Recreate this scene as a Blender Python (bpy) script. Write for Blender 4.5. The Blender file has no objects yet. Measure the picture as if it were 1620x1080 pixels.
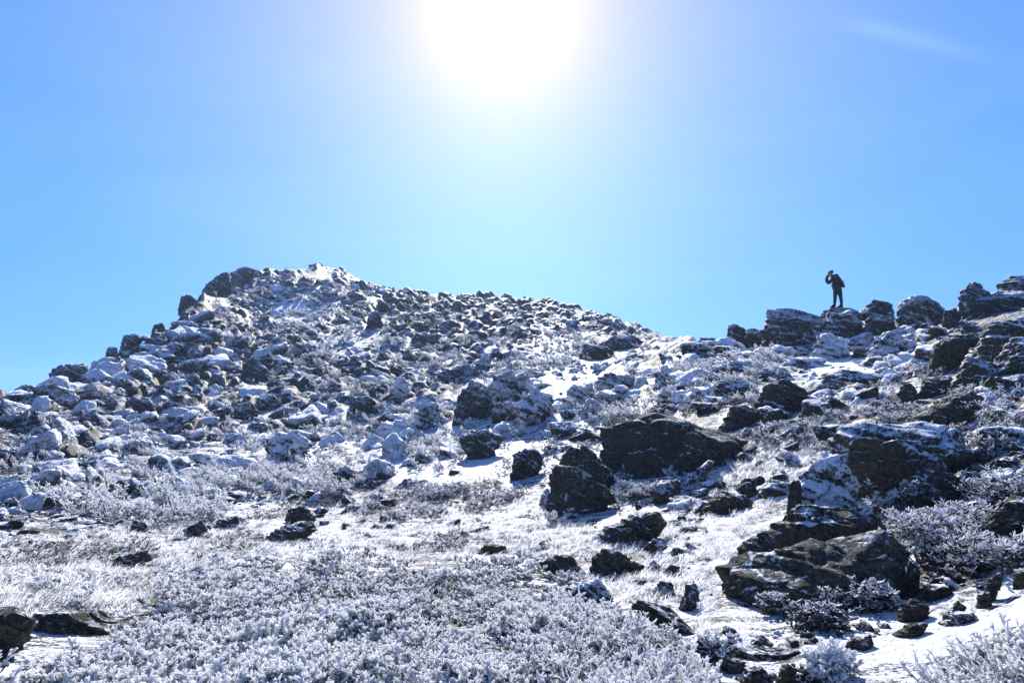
import bpy, math, random
import numpy as np
from mathutils import Vector, Matrix

rad = math.radians
SC = bpy.context.scene
COL = SC.collection
rng = np.random.default_rng(11)
random.seed(11)

# ------------------------------------------------------------------ camera, sky, sun, exposure
PITCH = 6.3
F = 1080.0                                   # focal length in photograph pixels (24 mm on 36 mm)
cam_d = bpy.data.cameras.new("camera")
cam_d.lens = 24.0
cam_d.sensor_width = 36.0
cam_d.clip_start = 0.05
cam_d.clip_end = 9000
cam = bpy.data.objects.new("camera", cam_d)
cam.rotation_euler = (rad(90 + PITCH), 0, 0)
COL.objects.link(cam)
SC.camera = cam

CP, SP = math.cos(rad(PITCH)), math.sin(rad(PITCH))


def ray(px, py):
    dx = (np.asarray(px, float) - 810) / F
    dz = -(np.asarray(py, float) - 540) / F
    v = np.stack([dx, CP - SP * dz, SP + CP * dz], -1)
    return v / np.linalg.norm(v, axis=-1, keepdims=True)


SUN_DIR = ray(795, 5)
SUN_EL = math.asin(SUN_DIR[2])
SUN_AZ = math.atan2(SUN_DIR[0], SUN_DIR[1])

world = bpy.data.worlds.new("World")
SC.world = world
world.use_nodes = True
wn, wl = world.node_tree.nodes, world.node_tree.links
wn.clear()
w_out = wn.new("ShaderNodeOutputWorld")
w_bg = wn.new("ShaderNodeBackground")
w_sky = wn.new("ShaderNodeTexSky")
w_sky.sky_type = 'NISHITA'
w_sky.sun_disc = False
w_sky.sun_elevation = SUN_EL
w_sky.sun_rotation = SUN_AZ
w_sky.altitude = 1500
w_sky.air_density = 1.0
w_sky.dust_density = 0.3
w_sky.ozone_density = 2.5
w_bg.inputs["Strength"].default_value = 0.078
# the bright aureole added round the sun: a function of the sky direction only
w_tc = wn.new("ShaderNodeTexCoord")
w_dot = wn.new("ShaderNodeVectorMath")
w_dot.operation = 'DOT_PRODUCT'
w_dot.inputs[1].default_value = tuple(SUN_DIR)
w_nrm = wn.new("ShaderNodeVectorMath")
w_nrm.operation = 'NORMALIZE'
wl.new(w_tc.outputs["Generated"], w_nrm.inputs[0])
wl.new(w_nrm.outputs[0], w_dot.inputs[0])
w_ac = wn.new("ShaderNodeMath")
w_ac.operation = 'ARCCOSINE'
wl.new(w_dot.outputs["Value"], w_ac.inputs[0])


def wmath(op, a, b=None):
    n = wn.new("ShaderNodeMath")
    n.operation = op
    for i, s in enumerate((a, b)):
        if s is None:
            continue
        if isinstance(s, (int, float)):
            n.inputs[i].default_value = s
        else:
            wl.new(s, n.inputs[i])
    return n.outputs[0]


def aureole(width, amp):
    q = wmath('DIVIDE', w_ac.outputs[0], rad(width))
    q = wmath('MULTIPLY', wmath('MULTIPLY', q, q), -1.0)
    return wmath('MULTIPLY', wmath('EXPONENT', q), amp)


glow = wmath('ADD', wmath('ADD', aureole(2.6, 9.0), aureole(5.4, 3.8)), wmath('ADD', aureole(11.0, 2.8), aureole(24.0, 2.1)))
# pale streaks: faint stretched veils over the whole sky and one wisp to the right of the sun
w_map = wn.new("ShaderNodeMapping")
w_map.inputs["Rotation"].default_value = (rad(12), rad(-35), rad(20))
w_map.inputs["Scale"].default_value = (1.2, 3.0, 6.0)
wl.new(w_nrm.outputs[0], w_map.inputs["Vector"])
w_cn = wn.new("ShaderNodeTexNoise")
w_cn.inputs["Scale"].default_value = 1.6
w_cn.inputs["Detail"].default_value = 5.0
w_cn.inputs["Roughness"].default_value = 0.55
w_cn.inputs["Distortion"].default_value = 0.6
wl.new(w_map.outputs[0], w_cn.inputs["Vector"])
veil = wmath('MULTIPLY', wmath('POWER', w_cn.outputs["Fac"], 2.0), 0.55)
WISP = ray(1448, 62)
WDIR = ray(1560, 92) - ray(1340, 36)
WDIR /= np.linalg.norm(WDIR)
WNRM = np.cross(WISP, WDIR)


def along(v, width):
    n = wn.new("ShaderNodeVectorMath")
    n.operation = 'DOT_PRODUCT'
    wl.new(w_nrm.outputs[0], n.inputs[0])
    n.inputs[1].default_value = tuple(v)
    q = wmath('DIVIDE', wmath('SUBTRACT', n.outputs["Value"], float(np.dot(WISP, v))), width)
    return wmath('MULTIPLY', q, q)


wisp = wmath('MULTIPLY', wmath('EXPONENT', wmath('MULTIPLY', wmath('ADD', along(WDIR, .075), along(WNRM, .010)), -1.0)), 2.2)
wisp = wmath('MULTIPLY', wisp, wmath('GREATER_THAN', w_dot.outputs["Value"], 0.0))
sky_streaks = wmath('ADD', veil, wmath('MULTIPLY', wisp, wmath('POWER', w_cn.outputs["Fac"], 1.5)))
# thin mountain air: look the sky up a little higher than the true elevation so that the horizon stays blue
w_lift = wn.new("ShaderNodeVectorMath")
w_lift.operation = 'MULTIPLY_ADD'
w_lift.inputs[1].default_value = (1.0, 1.0, 0.62)
w_lift.inputs[2].default_value = (0.0, 0.0, 0.36)
wl.new(w_nrm.outputs[0], w_lift.inputs[0])
w_n2 = wn.new("ShaderNodeVectorMath")
w_n2.operation = 'NORMALIZE'
wl.new(w_lift.outputs[0], w_n2.inputs[0])
wl.new(w_n2.outputs[0], w_sky.inputs["Vector"])
w_gc = wn.new("ShaderNodeVectorMath")
w_gc.operation = 'SCALE'
w_gc.inputs[0].default_value = (1.0, 0.55, 0.60)
wl.new(glow, w_gc.inputs["Scale"])
w_add = wn.new("ShaderNodeVectorMath")
w_add.operation = 'ADD'
w_tint = wn.new("ShaderNodeVectorMath")
w_tint.operation = 'MULTIPLY'
w_tint.inputs[1].default_value = (0.53, 1.08, 1.75)
wl.new(w_sky.outputs[0], w_tint.inputs[0])
wl.new(w_tint.outputs[0], w_add.inputs[0])
w_cl = wn.new("ShaderNodeVectorMath")
w_cl.operation = 'SCALE'
w_cl.inputs[0].default_value = (0.95, 1.0, 1.0)
wl.new(sky_streaks, w_cl.inputs["Scale"])
w_gsum = wn.new("ShaderNodeVectorMath")
w_gsum.operation = 'ADD'
wl.new(w_gc.outputs[0], w_gsum.inputs[0])
wl.new(w_cl.outputs[0], w_gsum.inputs[1])
wl.new(w_gsum.outputs[0], w_add.inputs[1])
wl.new(w_add.outputs[0], w_bg.inputs["Color"])
wl.new(w_bg.outputs[0], w_out.inputs["Surface"])

sun_d = bpy.data.lights.new("sun", 'SUN')
sun_d.energy = 5.0
sun_d.angle = rad(0.5)
sun_d.color = (1.0, 0.97, 0.91)
sun = bpy.data.objects.new("sun", sun_d)
sun.rotation_euler = Vector(SUN_DIR).to_track_quat('Z', 'Y').to_euler()
sun.location = tuple(SUN_DIR * 60)
COL.objects.link(sun)

SC.view_settings.view_transform = 'Standard'
SC.view_settings.look = 'None'
SC.view_settings.gamma = 1.0
SC.view_settings.exposure = 1.0
SC.render.engine = 'CYCLES'
SC.cycles.max_bounces = 5
SC.cycles.diffuse_bounces = 3
SC.cycles.glossy_bounces = 2
SC.cycles.transmission_bounces = 2

# ------------------------------------------------------------------ noise
_perm = np.random.default_rng(5).permutation(256).astype(np.int32)
_perm = np.concatenate([_perm, _perm, _perm])
_grad = np.random.default_rng(6).normal(size=(256, 3)).astype(np.float32)
_grad /= np.linalg.norm(_grad, axis=1, keepdims=True)


def pn(p):
    """gradient noise, p (N,3) -> about -0.7..0.7"""
    p = np.asarray(p, np.float32)
    i = np.floor(p).astype(np.int32)
    f = p - i
    i &= 255
    u = f * f * f * (f * (f * 6 - 15) + 10)
    out = np.zeros(len(p), np.float32)
    for dx in (0, 1):
        wx = u[:, 0] if dx else 1 - u[:, 0]
        hx = _perm[i[:, 0] + dx]
        for dy in (0, 1):
            wy = u[:, 1] if dy else 1 - u[:, 1]
            hy = _perm[hx + i[:, 1] + dy]
            for dz in (0, 1):
                wz = u[:, 2] if dz else 1 - u[:, 2]
                g = _grad[_perm[hy + i[:, 2] + dz] & 255]
                d = g[:, 0] * (f[:, 0] - dx) + g[:, 1] * (f[:, 1] - dy) + g[:, 2] * (f[:, 2] - dz)
                out += wx * wy * wz * d
    return out


def worley(p):
    """2-D cellular noise -> (distance to nearest point, hash of it)"""
    p = np.asarray(p, np.float32)
    i = np.floor(p).astype(np.int32)
    best = np.full(len(p), 9.0, np.float32)
    idd = np.zeros(len(p), np.float32)
    tab = np.random.default_rng(9).random((256, 3)).astype(np.float32)
    for dx in (-1, 0, 1):
        for dy in (-1, 0, 1):
            cx, cy = i[:, 0] + dx, i[:, 1] + dy
            h = _perm[_perm[cx & 255] + (cy & 255)] & 255
            t = tab[h]
            d = np.hypot(cx + t[:, 0] - p[:, 0], cy + t[:, 1] - p[:, 1])
            m = d < best
            best[m] = d[m]
            idd[m] = t[m, 2]
    return best, idd


# ------------------------------------------------------------------ the terrain as a function of azimuth and distance
NEAR = [(1080, 4.4)]
PROFILES = {
    -900: [(1080, 4.4), (900, 10.5), (800, 20), (720, 32), (675, 45)],
    -250: [(1080, 4.4), (980, 6.2), (880, 11), (790, 21), (710, 31), (650, 42)],
    0: [(1080, 4.4), (980, 6.2), (880, 11), (790, 21), (710, 31), (638, 43)],
    70: [(1080, 4.4), (980, 6.3), (880, 11), (790, 20.5), (700, 32), (612, 46)],
    150: [(1080, 4.4), (980, 6.4), (880, 10.8), (790, 20), (700, 32), (582, 51)],
    240: [(1080, 4.4), (900, 9.6), (790, 19), (700, 31), (620, 46), (531, 57)],
    290: [(1080, 4.4), (900, 9.4), (790, 18.5), (700, 31), (600, 48), (480, 65)],
    320: [(1080, 4.4), (900, 9.3), (790, 18), (700, 30), (600, 48), (452, 72)],
    400: [(1080, 4.4), (900, 9.1), (800, 17), (700, 30), (600, 48), (500, 70), (426, 84)],
    500: [(1080, 4.4), (900, 9.0), (800, 16.5), (700, 29), (600, 48), (500, 70), (417, 92)],
    545: [(1080, 4.4), (900, 8.9), (800, 16), (700, 28), (600, 46), (500, 70), (429, 92)],
    600: [(1080, 4.4), (900, 8.8), (800, 15.5), (700, 27), (600, 44), (500, 70), (458, 90)],
    700: [(1080, 4.4), (900, 8.6), (800, 14.5), (700, 24), (620, 36), (560, 50), (500, 70), (469, 88)],
    800: [(1080, 4.4), (900, 8.5), (800, 14), (700, 22), (620, 31), (560, 45), (500, 68), (475, 87)],
    880: [(1080, 4.4), (900, 8.4), (800, 13), (700, 20.5), (620, 29), (560, 44), (510, 66), (480, 86)],
    950: [(1080, 4.4), (900, 8.2), (800, 12.6), (700, 19), (620, 27), (565, 42), (525, 65), (502, 84)],
    1000: [(1080, 4.4), (900, 8.1), (800, 12.2), (700, 18), (620, 25), (565, 38), (540, 62), (517, 82)],
    1090: [(1080, 4.4), (900, 8), (800, 11.5), (700, 16.5), (600, 23.5), (560, 30), (549, 35), (547, 60), (541, 80)],
    1150: [(1080, 4.4), (900, 7.8), (800, 11.3), (700, 15.5), (600, 23), (549, 32), (555, 50), (570, 80)],
    1200: [(1080, 4.4), (950, 6.6), (870, 8.5), (800, 10.8), (700, 14.8), (600, 22.5), (553, 31), (545, 33), (575, 55), (600, 80)],
    1250: [(1080, 4.4), (950, 6.5), (870, 8.3), (800, 10.3), (700, 14.2), (600, 22), (556, 30), (512, 33)],
    1330: [(1080, 4.4), (950, 6.5), (870, 8.2), (800, 10), (700, 13.6), (600, 21.5), (552, 29.5), (497, 32.8)],
    1420: [(1080, 4.4), (950, 6.4), (870, 8.2), (800, 9.8), (700, 13), (600, 20.5), (545, 28.5), (500, 31.5)],
    1500: [(1080, 4.3), (950, 6.2), (850, 8.3), (750, 11), (650, 14.5), (590, 18.5), (530, 26), (505, 29)],
    1560: [(1080, 4.3), (950, 6.1), (850, 8.0), (750, 10.4), (650, 13.5), (590, 16.5), (522, 24.5), (490, 28)],
    1620: [(1080, 4.2), (900, 6.6), (750, 10), (600, 15), (515, 23.5), (482, 27)],
    1900: [(1080, 4.2), (900, 6.6), (750, 10), (600, 15), (510, 21), (460, 26)],
    2600: [(1080, 4.2), (900, 6.6), (750, 10), (620, 15), (540, 21), (500, 26)],
}
LR = np.linspace(math.log(0.3), math.log(5000), 900)
RR = np.exp(LR)
_az, _tab = [], []
for cx in sorted(PROFILES):
    pts = PROFILES[cx]
    rs, zs, azs = [], [], []
    for py, r in pts:
        d = ray(cx, py)
        h = math.hypot(d[0], d[1])
        rs.append(r)
        zs.append(r * d[2] / h)
        azs.append(math.atan2(d[0], d[1]))
    rs = [0.3, 3.2] + rs
    zs = [-1.62, -1.62] + zs
    rc, zc = rs[-1], zs[-1]
    for k in (1.04, 1.12, 1.3, 1.8, 3, 8, 20):
        rs.append(rc * k)
        zs.append(max(zc - (0.25 if k < 1.1 else 0.42) * rc * (k - 1), -260))
    rs.append(6000)
    zs.append(-260)
    zz = np.interp(LR, np.log(rs), zs)
    ker = np.exp(-np.linspace(-2, 2, 11) ** 2)
    ker /= ker.sum()
    zp = np.convolve(np.pad(zz, 5, mode='edge'), ker, mode='valid')
    _az.append(np.mean(azs[-2:]))
    _tab.append(zp)
back = np.interp(LR, np.log([0.3, 3, 10, 30, 100, 400, 1000, 6000]), [-1.62, -1.65, -2.5, -7, -30, -150, -260, -260])
_az = [-math.pi, -2.0] + _az + [2.0, math.pi]
_tab = [back, back] + _tab + [back, back]
_az = np.array(_az)
_tab = np.array(_tab)
CREST_AZ = np.array(_az[2:-2])


def base_z(x, y):
    r = np.hypot(x, y)
    a = np.arctan2(x, y)
    k = np.clip(np.searchsorted(_az, a) - 1, 0, len(_az) - 2)
    t = np.clip((a - _az[k]) / (_az[k + 1] - _az[k]), 0, 1)
    q = np.clip((np.log(np.maximum(r, 0.31)) - LR[0]) / (LR[1] - LR[0]), 0, len(LR) - 1.001)
    j = q.astype(int)
    g = q - j
    z0 = _tab[k, j] * (1 - g) + _tab[k, j + 1] * g
    z1 = _tab[k + 1, j] * (1 - g) + _tab[k + 1, j + 1] * g
    return z0 * (1 - t) + z1 * t


def proj(x, y, z):
    yc = np.maximum(CP * y + SP * z, 0.02)
    zc = -SP * y + CP * z
    return 810 + F * x / yc, 540 - F * zc / yc


_marchr = np.exp(np.linspace(math.log(2.5), math.log(110), 1600))


def hit(px, py, rmax=110):
    """horizontal distance at which the sight line through a photograph pixel meets the ground"""
    d = ray(px, py)
    h = math.hypot(d[0], d[1])
    zt = base_z(_marchr * d[0] / h, _marchr * d[1] / h)
    gap = _marchr * d[2] / h - zt
    m = (gap <= 0) & (_marchr < rmax)
    if m.any():
        return float(_marchr[np.argmax(m)]), True
    g = gap / _marchr
    g[_marchr < 15] = 9
    return float(_marchr[np.argmin(g)]), False


# ---- boulders one can single out: (kind, outline in the photograph, rime, material, short name, where)
L = []


def B(kind, poly, frost, short, where, mat='n', dk=.5, up=0, r=None, group=None):
    L.append(dict(kind=kind, poly=poly, frost=frost, short=short, where=where, mat=mat, dk=dk, r=r, group=group))


# right foreground
B('boulder', [(1128, 908), (1150, 880), (1230, 868), (1300, 866), (1400, 838), (1432, 858), (1447, 950), (1390, 950), (1295, 964), (1220, 947), (1140, 932)], -.15, 'long lichened ledge boulder', 'with a sheer dark face above the leafy shrubs')
B('boulder', [(1205, 842), (1262, 796), (1380, 804), (1406, 842), (1300, 878), (1240, 872)], -.10, 'cracked dark boulder', 'with snow-filled cracks just below the rime-crusted tower')
B('rock_slab', [(1163, 866), (1210, 836), (1232, 858), (1228, 874), (1180, 884)], -.02, 'small wedge slab', 'split off the left end of the long lichened ledge', r=7.6)
B('boulder', [(1440, 950), (1436, 868), (1452, 880), (1458, 930), (1455, 948)], 0, 'narrow brown rock pillar', 'at the right end of the long lichened ledge', 'b')
B('boulder', [(1243, 804), (1262, 752), (1302, 712), (1332, 720), (1358, 785), (1356, 808), (1250, 814)], .50, 'rime-crusted rock tower', 'standing on the cracked dark boulder, white down its right side', r=9.0)
B('boulder', [(1242, 805), (1248, 765), (1264, 752), (1270, 780), (1266, 806)], .0, 'dark upright stone', 'leaning on the left side of the rime-crusted tower', r=8.8)
B('boulder', [(1300, 706), (1330, 676), (1420, 668), (1505, 668), (1548, 716), (1520, 742), (1440, 776), (1360, 802), (1345, 770), (1310, 732)], .12, 'big dark tilted slab', 'flecked with snow, behind the rime-crusted tower')
B('boulder', [(1433, 790), (1445, 750), (1482, 722), (1516, 755), (1520, 790), (1490, 806)], -.02, 'rounded dark boulder', 'under the right end of the big tilted slab')
B('boulder', [(1438, 664), (1500, 626), (1540, 615), (1565, 637), (1550, 672), (1480, 684)], -.03, 'broad dark whaleback boulder', 'just above the big dark tilted slab')
B('boulder', [(1410, 637), (1425, 612), (1440, 604), (1455, 622), (1448, 642), (1420, 646)], -.02, 'small dark pyramid boulder', 'beside the grassy bank below the stepped slabs')
B('boulder', [(1460, 592), (1478, 545), (1512, 530), (1534, 547), (1510, 594)], -.02, 'dark upright block', 'at the left end of the stepped slabs')
B('rock_slab', [(1486, 532), (1560, 525), (1548, 546), (1486, 549)], .0, 'flat dark ledge slab', 'lying on top of the dark upright block', r=21)
B('boulder', [(1525, 556), (1562, 508), (1620, 498), (1680, 500), (1680, 552), (1560, 575)], .16, 'great sloping grey slab', 'at the right edge below the skyline rocks')
B('boulder', [(1500, 600), (1528, 562), (1572, 575), (1604, 600), (1560, 612)], .14, 'ribbed grey slab', 'with snow lines across it, foot of the stepped slabs')
B('boulder', [(1552, 578), (1600, 535), (1680, 525), (1680, 592), (1580, 590)], .22, 'frost-dusted bulging boulder', 'at the right edge under the great sloping slab')
B('boulder', [(1448, 624), (1460, 597), (1500, 592), (1522, 612), (1480, 630)], .06, 'low mossy-dark boulder', 'right below the dark upright block')
B('boulder', [(1503, 502), (1540, 468), (1600, 460), (1680, 462), (1680, 512), (1560, 512)], .14, 'massive dark skyline block', 'at the far right under the top boulder', r=27)
B('boulder', [(1566, 464), (1580, 445), (1600, 437), (1680, 438), (1680, 468)], .10, 'highest dark boulder', 'on the skyline in the right corner', r=28)
B('boulder', [(1512, 478), (1520, 460), (1540, 445), (1554, 452), (1564, 466), (1530, 482)], .34, 'knobbly rimed lump', 'on the skyline left of the highest boulder', r=27.5)
B('boulder', [(1488, 520), (1492, 492), (1512, 486), (1522, 500), (1515, 518)], .0, 'dark gap stone', 'on the ridge left of the massive skyline block', r=27)
# the ridge with the hiker
B('boulder', [(1200, 545), (1205, 515), (1220, 487), (1250, 489), (1280, 499), (1312, 506), (1310, 542), (1230, 553)], .22, 'large dark ridge boulder', 'with a domed left end, left of the hiker')
B('boulder', [(1298, 535), (1308, 496), (1345, 491), (1368, 510), (1358, 542)], .26, 'rimed ridge boulder', 'directly below the stone the hiker stands on')
B('rock_slab', [(1290, 500), (1302, 491), (1318, 486), (1345, 486), (1360, 491), (1372, 500)], .08, 'flat dark summit stone', 'under the hiker’s feet on the skyline', dk=.7, r=32.5)
B('boulder', [(1354, 532), (1375, 495), (1412, 500), (1428, 528), (1390, 535)], .14, 'dark shadowed ridge boulder', 'right of the rimed boulder below the hiker')
B('boulder', [(1412, 515), (1420, 480), (1440, 467), (1470, 469), (1498, 490), (1494, 514), (1430, 520)], .27, 'domed frosted boulder', 'on the skyline between the hiker and the right corner')
B('rock_slab', [(1348, 500), (1362, 488), (1385, 473), (1410, 479), (1420, 500)], .24, 'thin tilted skyline slab', 'just right of the hiker', r=33)
B('boulder', [(1142, 545), (1152, 515), (1160, 511), (1180, 518), (1177, 545)], .22, 'small knob boulder', 'on the low left end of the hiker’s ridge', r=31.5)
B('boulder', [(1100, 549), (1108, 533), (1132, 534), (1132, 549)], .16, 'lowest dark skyline stone', 'in the saddle between hill and hiker’s ridge', r=32)
B('boulder', [(1163, 548), (1180, 520), (1202, 521), (1210, 548), (1170, 552)], .24, 'squat frosted boulder', 'against the left foot of the large ridge boulder')
# frosted heap and hummocks below the hiker
B('boulder', [(1280, 565), (1290, 535), (1310, 526), (1345, 537), (1352, 562), (1310, 571)], .58, 'thickly rimed white boulder', 'on the snowfield below the hiker')
B('boulder', [(1366, 562), (1385, 535), (1410, 524), (1432, 540), (1428, 558), (1395, 568)], .52, 'white crusted double boulder', 'right of the dark stone on the snowfield')
B('boulder', [(1343, 567), (1352, 547), (1377, 551), (1374, 569)], .04, 'small dark stone', 'between the two white boulders on the snowfield')
B('boulder', [(1176, 654), (1210, 608), (1242, 601), (1272, 618), (1290, 642), (1250, 659)], -.05, 'dark peaked boulder', 'beside the bright snow ridge in the middle of the right slope')
B('boulder', [(1126, 678), (1160, 640), (1197, 645), (1214, 666), (1170, 682)], -.04, 'dark humped boulder', 'directly down-left of the dark peaked boulder')
B('boulder', [(1116, 632), (1140, 600), (1192, 604), (1205, 624), (1130, 636)], .18, 'snow-streaked humped boulder', 'left of the dark peaked boulder')
B('boulder', [(1108, 603), (1130, 578), (1152, 580), (1158, 600), (1118, 606)], .20, 'frost-edged round boulder', 'above the snow-streaked humped boulder')
B('boulder', [(1190, 600), (1205, 582), (1240, 578), (1255, 596), (1215, 606)], .22, 'low snow-capped boulder', 'below the left end of the large ridge boulder')
B('boulder', [(1275, 612), (1300, 590), (1345, 585), (1410, 592), (1400, 614), (1330, 618)], .16, 'long dark overhanging ledge', 'under the snowfield below the hiker')
# centre slabs
B('rock_slab', [(938, 692), (955, 663), (1060, 658), (1120, 678), (1182, 697), (1140, 732), (1060, 757), (1000, 757), (960, 732)], -.08, 'great dark slanting slab', 'bare and snow-free in the middle of the slope')
B('boulder', [(862, 803), (865, 738), (895, 733), (960, 768), (980, 792), (940, 804), (890, 818)], -.05, 'square-faced grey block', 'below the left end of the great slanting slab')
B('boulder', [(880, 735), (892, 703), (930, 703), (975, 750), (972, 782), (910, 765)], .04, 'dark inner block', 'wedged between the square-faced block and the slanting slab')
B('boulder', [(1005, 663), (1030, 642), (1065, 638), (1090, 652), (1060, 664)], .08, 'flat-topped dark stone', 'on the upper edge of the great slanting slab')
B('boulder', [(725, 690), (735, 682), (772, 677), (797, 690), (788, 714), (765, 730), (740, 716)], .12, 'isolated square dark block', 'sitting on bright snow left of the slabs', dk=.6)
B('boulder', [(803, 752), (812, 715), (840, 707), (864, 720), (852, 747), (820, 760)], .16, 'brownish leaning boulder', 'between the isolated square block and the grey block', 'b')
B('boulder', [(810, 675), (815, 640), (845, 614), (872, 628), (884, 674), (850, 678)], .42, 'pale pyramid boulder', 'veined with rime above the slanting slab')
B('boulder', [(712, 664), (722, 625), (745, 603), (772, 612), (782, 650), (750, 672)], .20, 'dark-sided rime-feathered boulder', 'in the centre of the picture')
B('boulder', [(762, 640), (775, 600), (800, 582), (838, 590), (846, 622), (815, 645)], .36, 'large white rime-feathered boulder', 'in the centre of the picture')
B('boulder', [(775, 668), (780, 640), (812, 632), (822, 660), (800, 672)], .22, 'low dark-bellied boulder', 'under the large white rime-feathered boulder')
B('boulder', [(884, 640), (900, 612), (935, 605), (945, 635), (915, 648)], .46, 'soft white rimed hump', 'right of the pale pyramid boulder')
B('boulder', [(640, 672), (665, 640), (690, 635), (704, 674), (660, 684)], .48, 'fan-shaped rimed rock', 'left of the dark-sided rime-feathered boulder')
B('boulder', [(418, 738), (425, 700), (440, 683), (475, 681), (492, 703), (472, 738)], .34, 'boxy rime-netted boulder', 'alone at the foot of the left hill')
B('boulder', [(936, 624), (945, 592), (1000, 590), (1014, 614), (960, 624)], .38, 'broad grey frosted block', 'above the great slanting slab')
B('boulder', [(1030, 612), (1040, 588), (1050, 579), (1077, 600), (1062, 616)], .42, 'sharp frosted tooth', 'right of the broad grey frosted block')
B('boulder', [(912, 564), (925, 543), (960, 548), (978, 562), (940, 572)], .10, 'dark hollowed boulder', 'near the foot of the far ridge line')
B('boulder', [(942, 548), (970, 530), (1000, 529), (1024, 545), (970, 556)], .06, 'long dark outcrop', 'below the far ridge line, above the hollowed boulder')
B('boulder', [(660, 605), (690, 585), (740, 575), (760, 590), (700, 612)], .22, 'dark-fronted frosted ridge rock', 'up-left of the large white rime-feathered boulder')
# meadow
B('rock_slab', [(403, 860), (430, 838), (470, 825), (495, 823), (504, 838), (460, 854)], -.04, 'long bare slab', 'lying tilted in the frosted meadow')
B('rock_slab', [(158, 899), (185, 878), (235, 868), (243, 885), (180, 902)], .0, 'low dark outcrop', 'in the meadow near the left edge')
B('boulder', [(-70, 1015), (-60, 960), (30, 957), (64, 985), (55, 1000), (0, 1042), (-60, 1050)], -.06, 'big bare dark boulder', 'cut by the lower left edge')
B('rock_slab', [(42, 1000), (50, 968), (100, 961), (160, 964), (203, 995), (170, 1009), (80, 1008)], -.04, 'bare grey ledge', 'right of the boulder cut by the lower left edge')
B('boulder', [(64, 940), (80, 921), (102, 940)], .0, 'small dark cone stone', 'in snow above the bare grey ledge')
B('boulder', [(3, 938), (18, 919), (36, 938)], .0, 'small dark lump', 'in snow at the left edge')
B('boulder', [(750, 874), (768, 860), (800, 861), (806, 876), (770, 880)], -.06, 'olive mossy stone', 'alone in the meadow above the frosted shrubs', 'm')
B('boulder', [(448, 832), (455, 803), (480, 798), (502, 815), (494, 828)], .02, 'dark double stone', 'just above the long bare meadow slab')
B('rock_slab', [(330, 835), (345, 820), (375, 814), (380, 828), (355, 840)], .02, 'dark slab', 'left of the long bare meadow slab')
B('boulder', [(535, 838), (543, 826), (556, 828), (556, 840)], .0, 'little dark stone', 'in the meadow right of the long bare slab')
# centre foreground
B('boulder', [(942, 855), (950, 836), (990, 830), (1002, 811), (1040, 807), (1060, 830), (1046, 848), (1000, 865)], -.02, 'lumpy dark boulder', 'with a snowy shoulder below the centre slabs')
B('boulder', [(930, 910), (935, 880), (955, 867), (985, 871), (1003, 890), (965, 914)], -.02, 'round dark boulder', 'with a pale lichen spot in the foreground')
B('rock_slab', [(850, 890), (880, 876), (905, 880), (938, 905), (920, 916), (880, 908)], .04, 'flat striped slab', 'left of the round dark boulder')
B('boulder', [(880, 955), (900, 920), (945, 914), (975, 947), (940, 962)], .06, 'frost-topped dark boulder', 'behind the tallest frosted shrub tips')
B('rock_slab', [(990, 960), (1005, 943), (1060, 962), (1122, 995), (1100, 1006), (1030, 988)], -.02, 'long dark tilted beam of rock', 'running down to the snow in the foreground')
B('rock_slab', [(1067, 962), (1085, 925), (1104, 918), (1108, 950), (1080, 969)], .06, 'narrow ridged slab', 'left of the long lichened ledge')
B('boulder', [(981, 898), (1005, 886), (1022, 895), (1002, 912)], .02, 'pale-topped slab stone', 'right of the round dark boulder')
B('boulder', [(1021, 899), (1033, 885), (1046, 895), (1039, 908)], .14, 'frosted small round stone', 'in the middle of the foreground stones')
B('boulder', [(1047, 907), (1060, 892), (1078, 895), (1066, 915)], .0, 'dark angular stone', 'right of the frosted small round stone')
B('boulder', [(1032, 934), (1045, 917), (1065, 921), (1070, 942), (1045, 948)], .02, 'dark blocky stone', 'left of the narrow ridged slab')
B('boulder', [(1057, 884), (1064, 864), (1081, 868), (1076, 884)], .06, 'upright grey stone', 'below the lumpy dark boulder, to its right')
B('boulder', [(1016, 868), (1035, 850), (1056, 862), (1052, 877), (1025, 879)], -.04, 'mossy dark stone', 'below the lumpy dark boulder', 'm')
B('rock_slab', [(1063, 843), (1080, 831), (1113, 833), (1111, 844), (1070, 846)], .0, 'thin dark ledge', 'on snow right of the lumpy dark boulder')
B('boulder', [(1016, 948), (1020, 930), (1035, 932), (1042, 948)], .04, 'stone half sunk in snow', 'above the long tilted beam of rock')
B('boulder', [(1002, 925), (1010, 916), (1022, 918), (1024, 928)], .02, 'tiny dark cube stone', 'among the foreground stones')
# right of centre
B('boulder', [(1096, 808), (1135, 776), (1182, 782), (1204, 796), (1180, 811), (1130, 815)], -.02, 'dark rock pile', 'on the snow left of the rime-crusted tower')
B('boulder', [(1082, 792), (1098, 775), (1122, 771), (1118, 788)], .06, 'little grey boulder', 'left of the dark rock pile')
B('boulder', [(1158, 780), (1172, 758), (1205, 752), (1220, 772), (1192, 788)], .04, 'shadowed boulder', 'behind the dark rock pile')
B('boulder', [(1128, 772), (1134, 756), (1148, 762), (1150, 776)], .04, 'small tooth stone', 'poking from snow above the dark rock pile')
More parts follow.
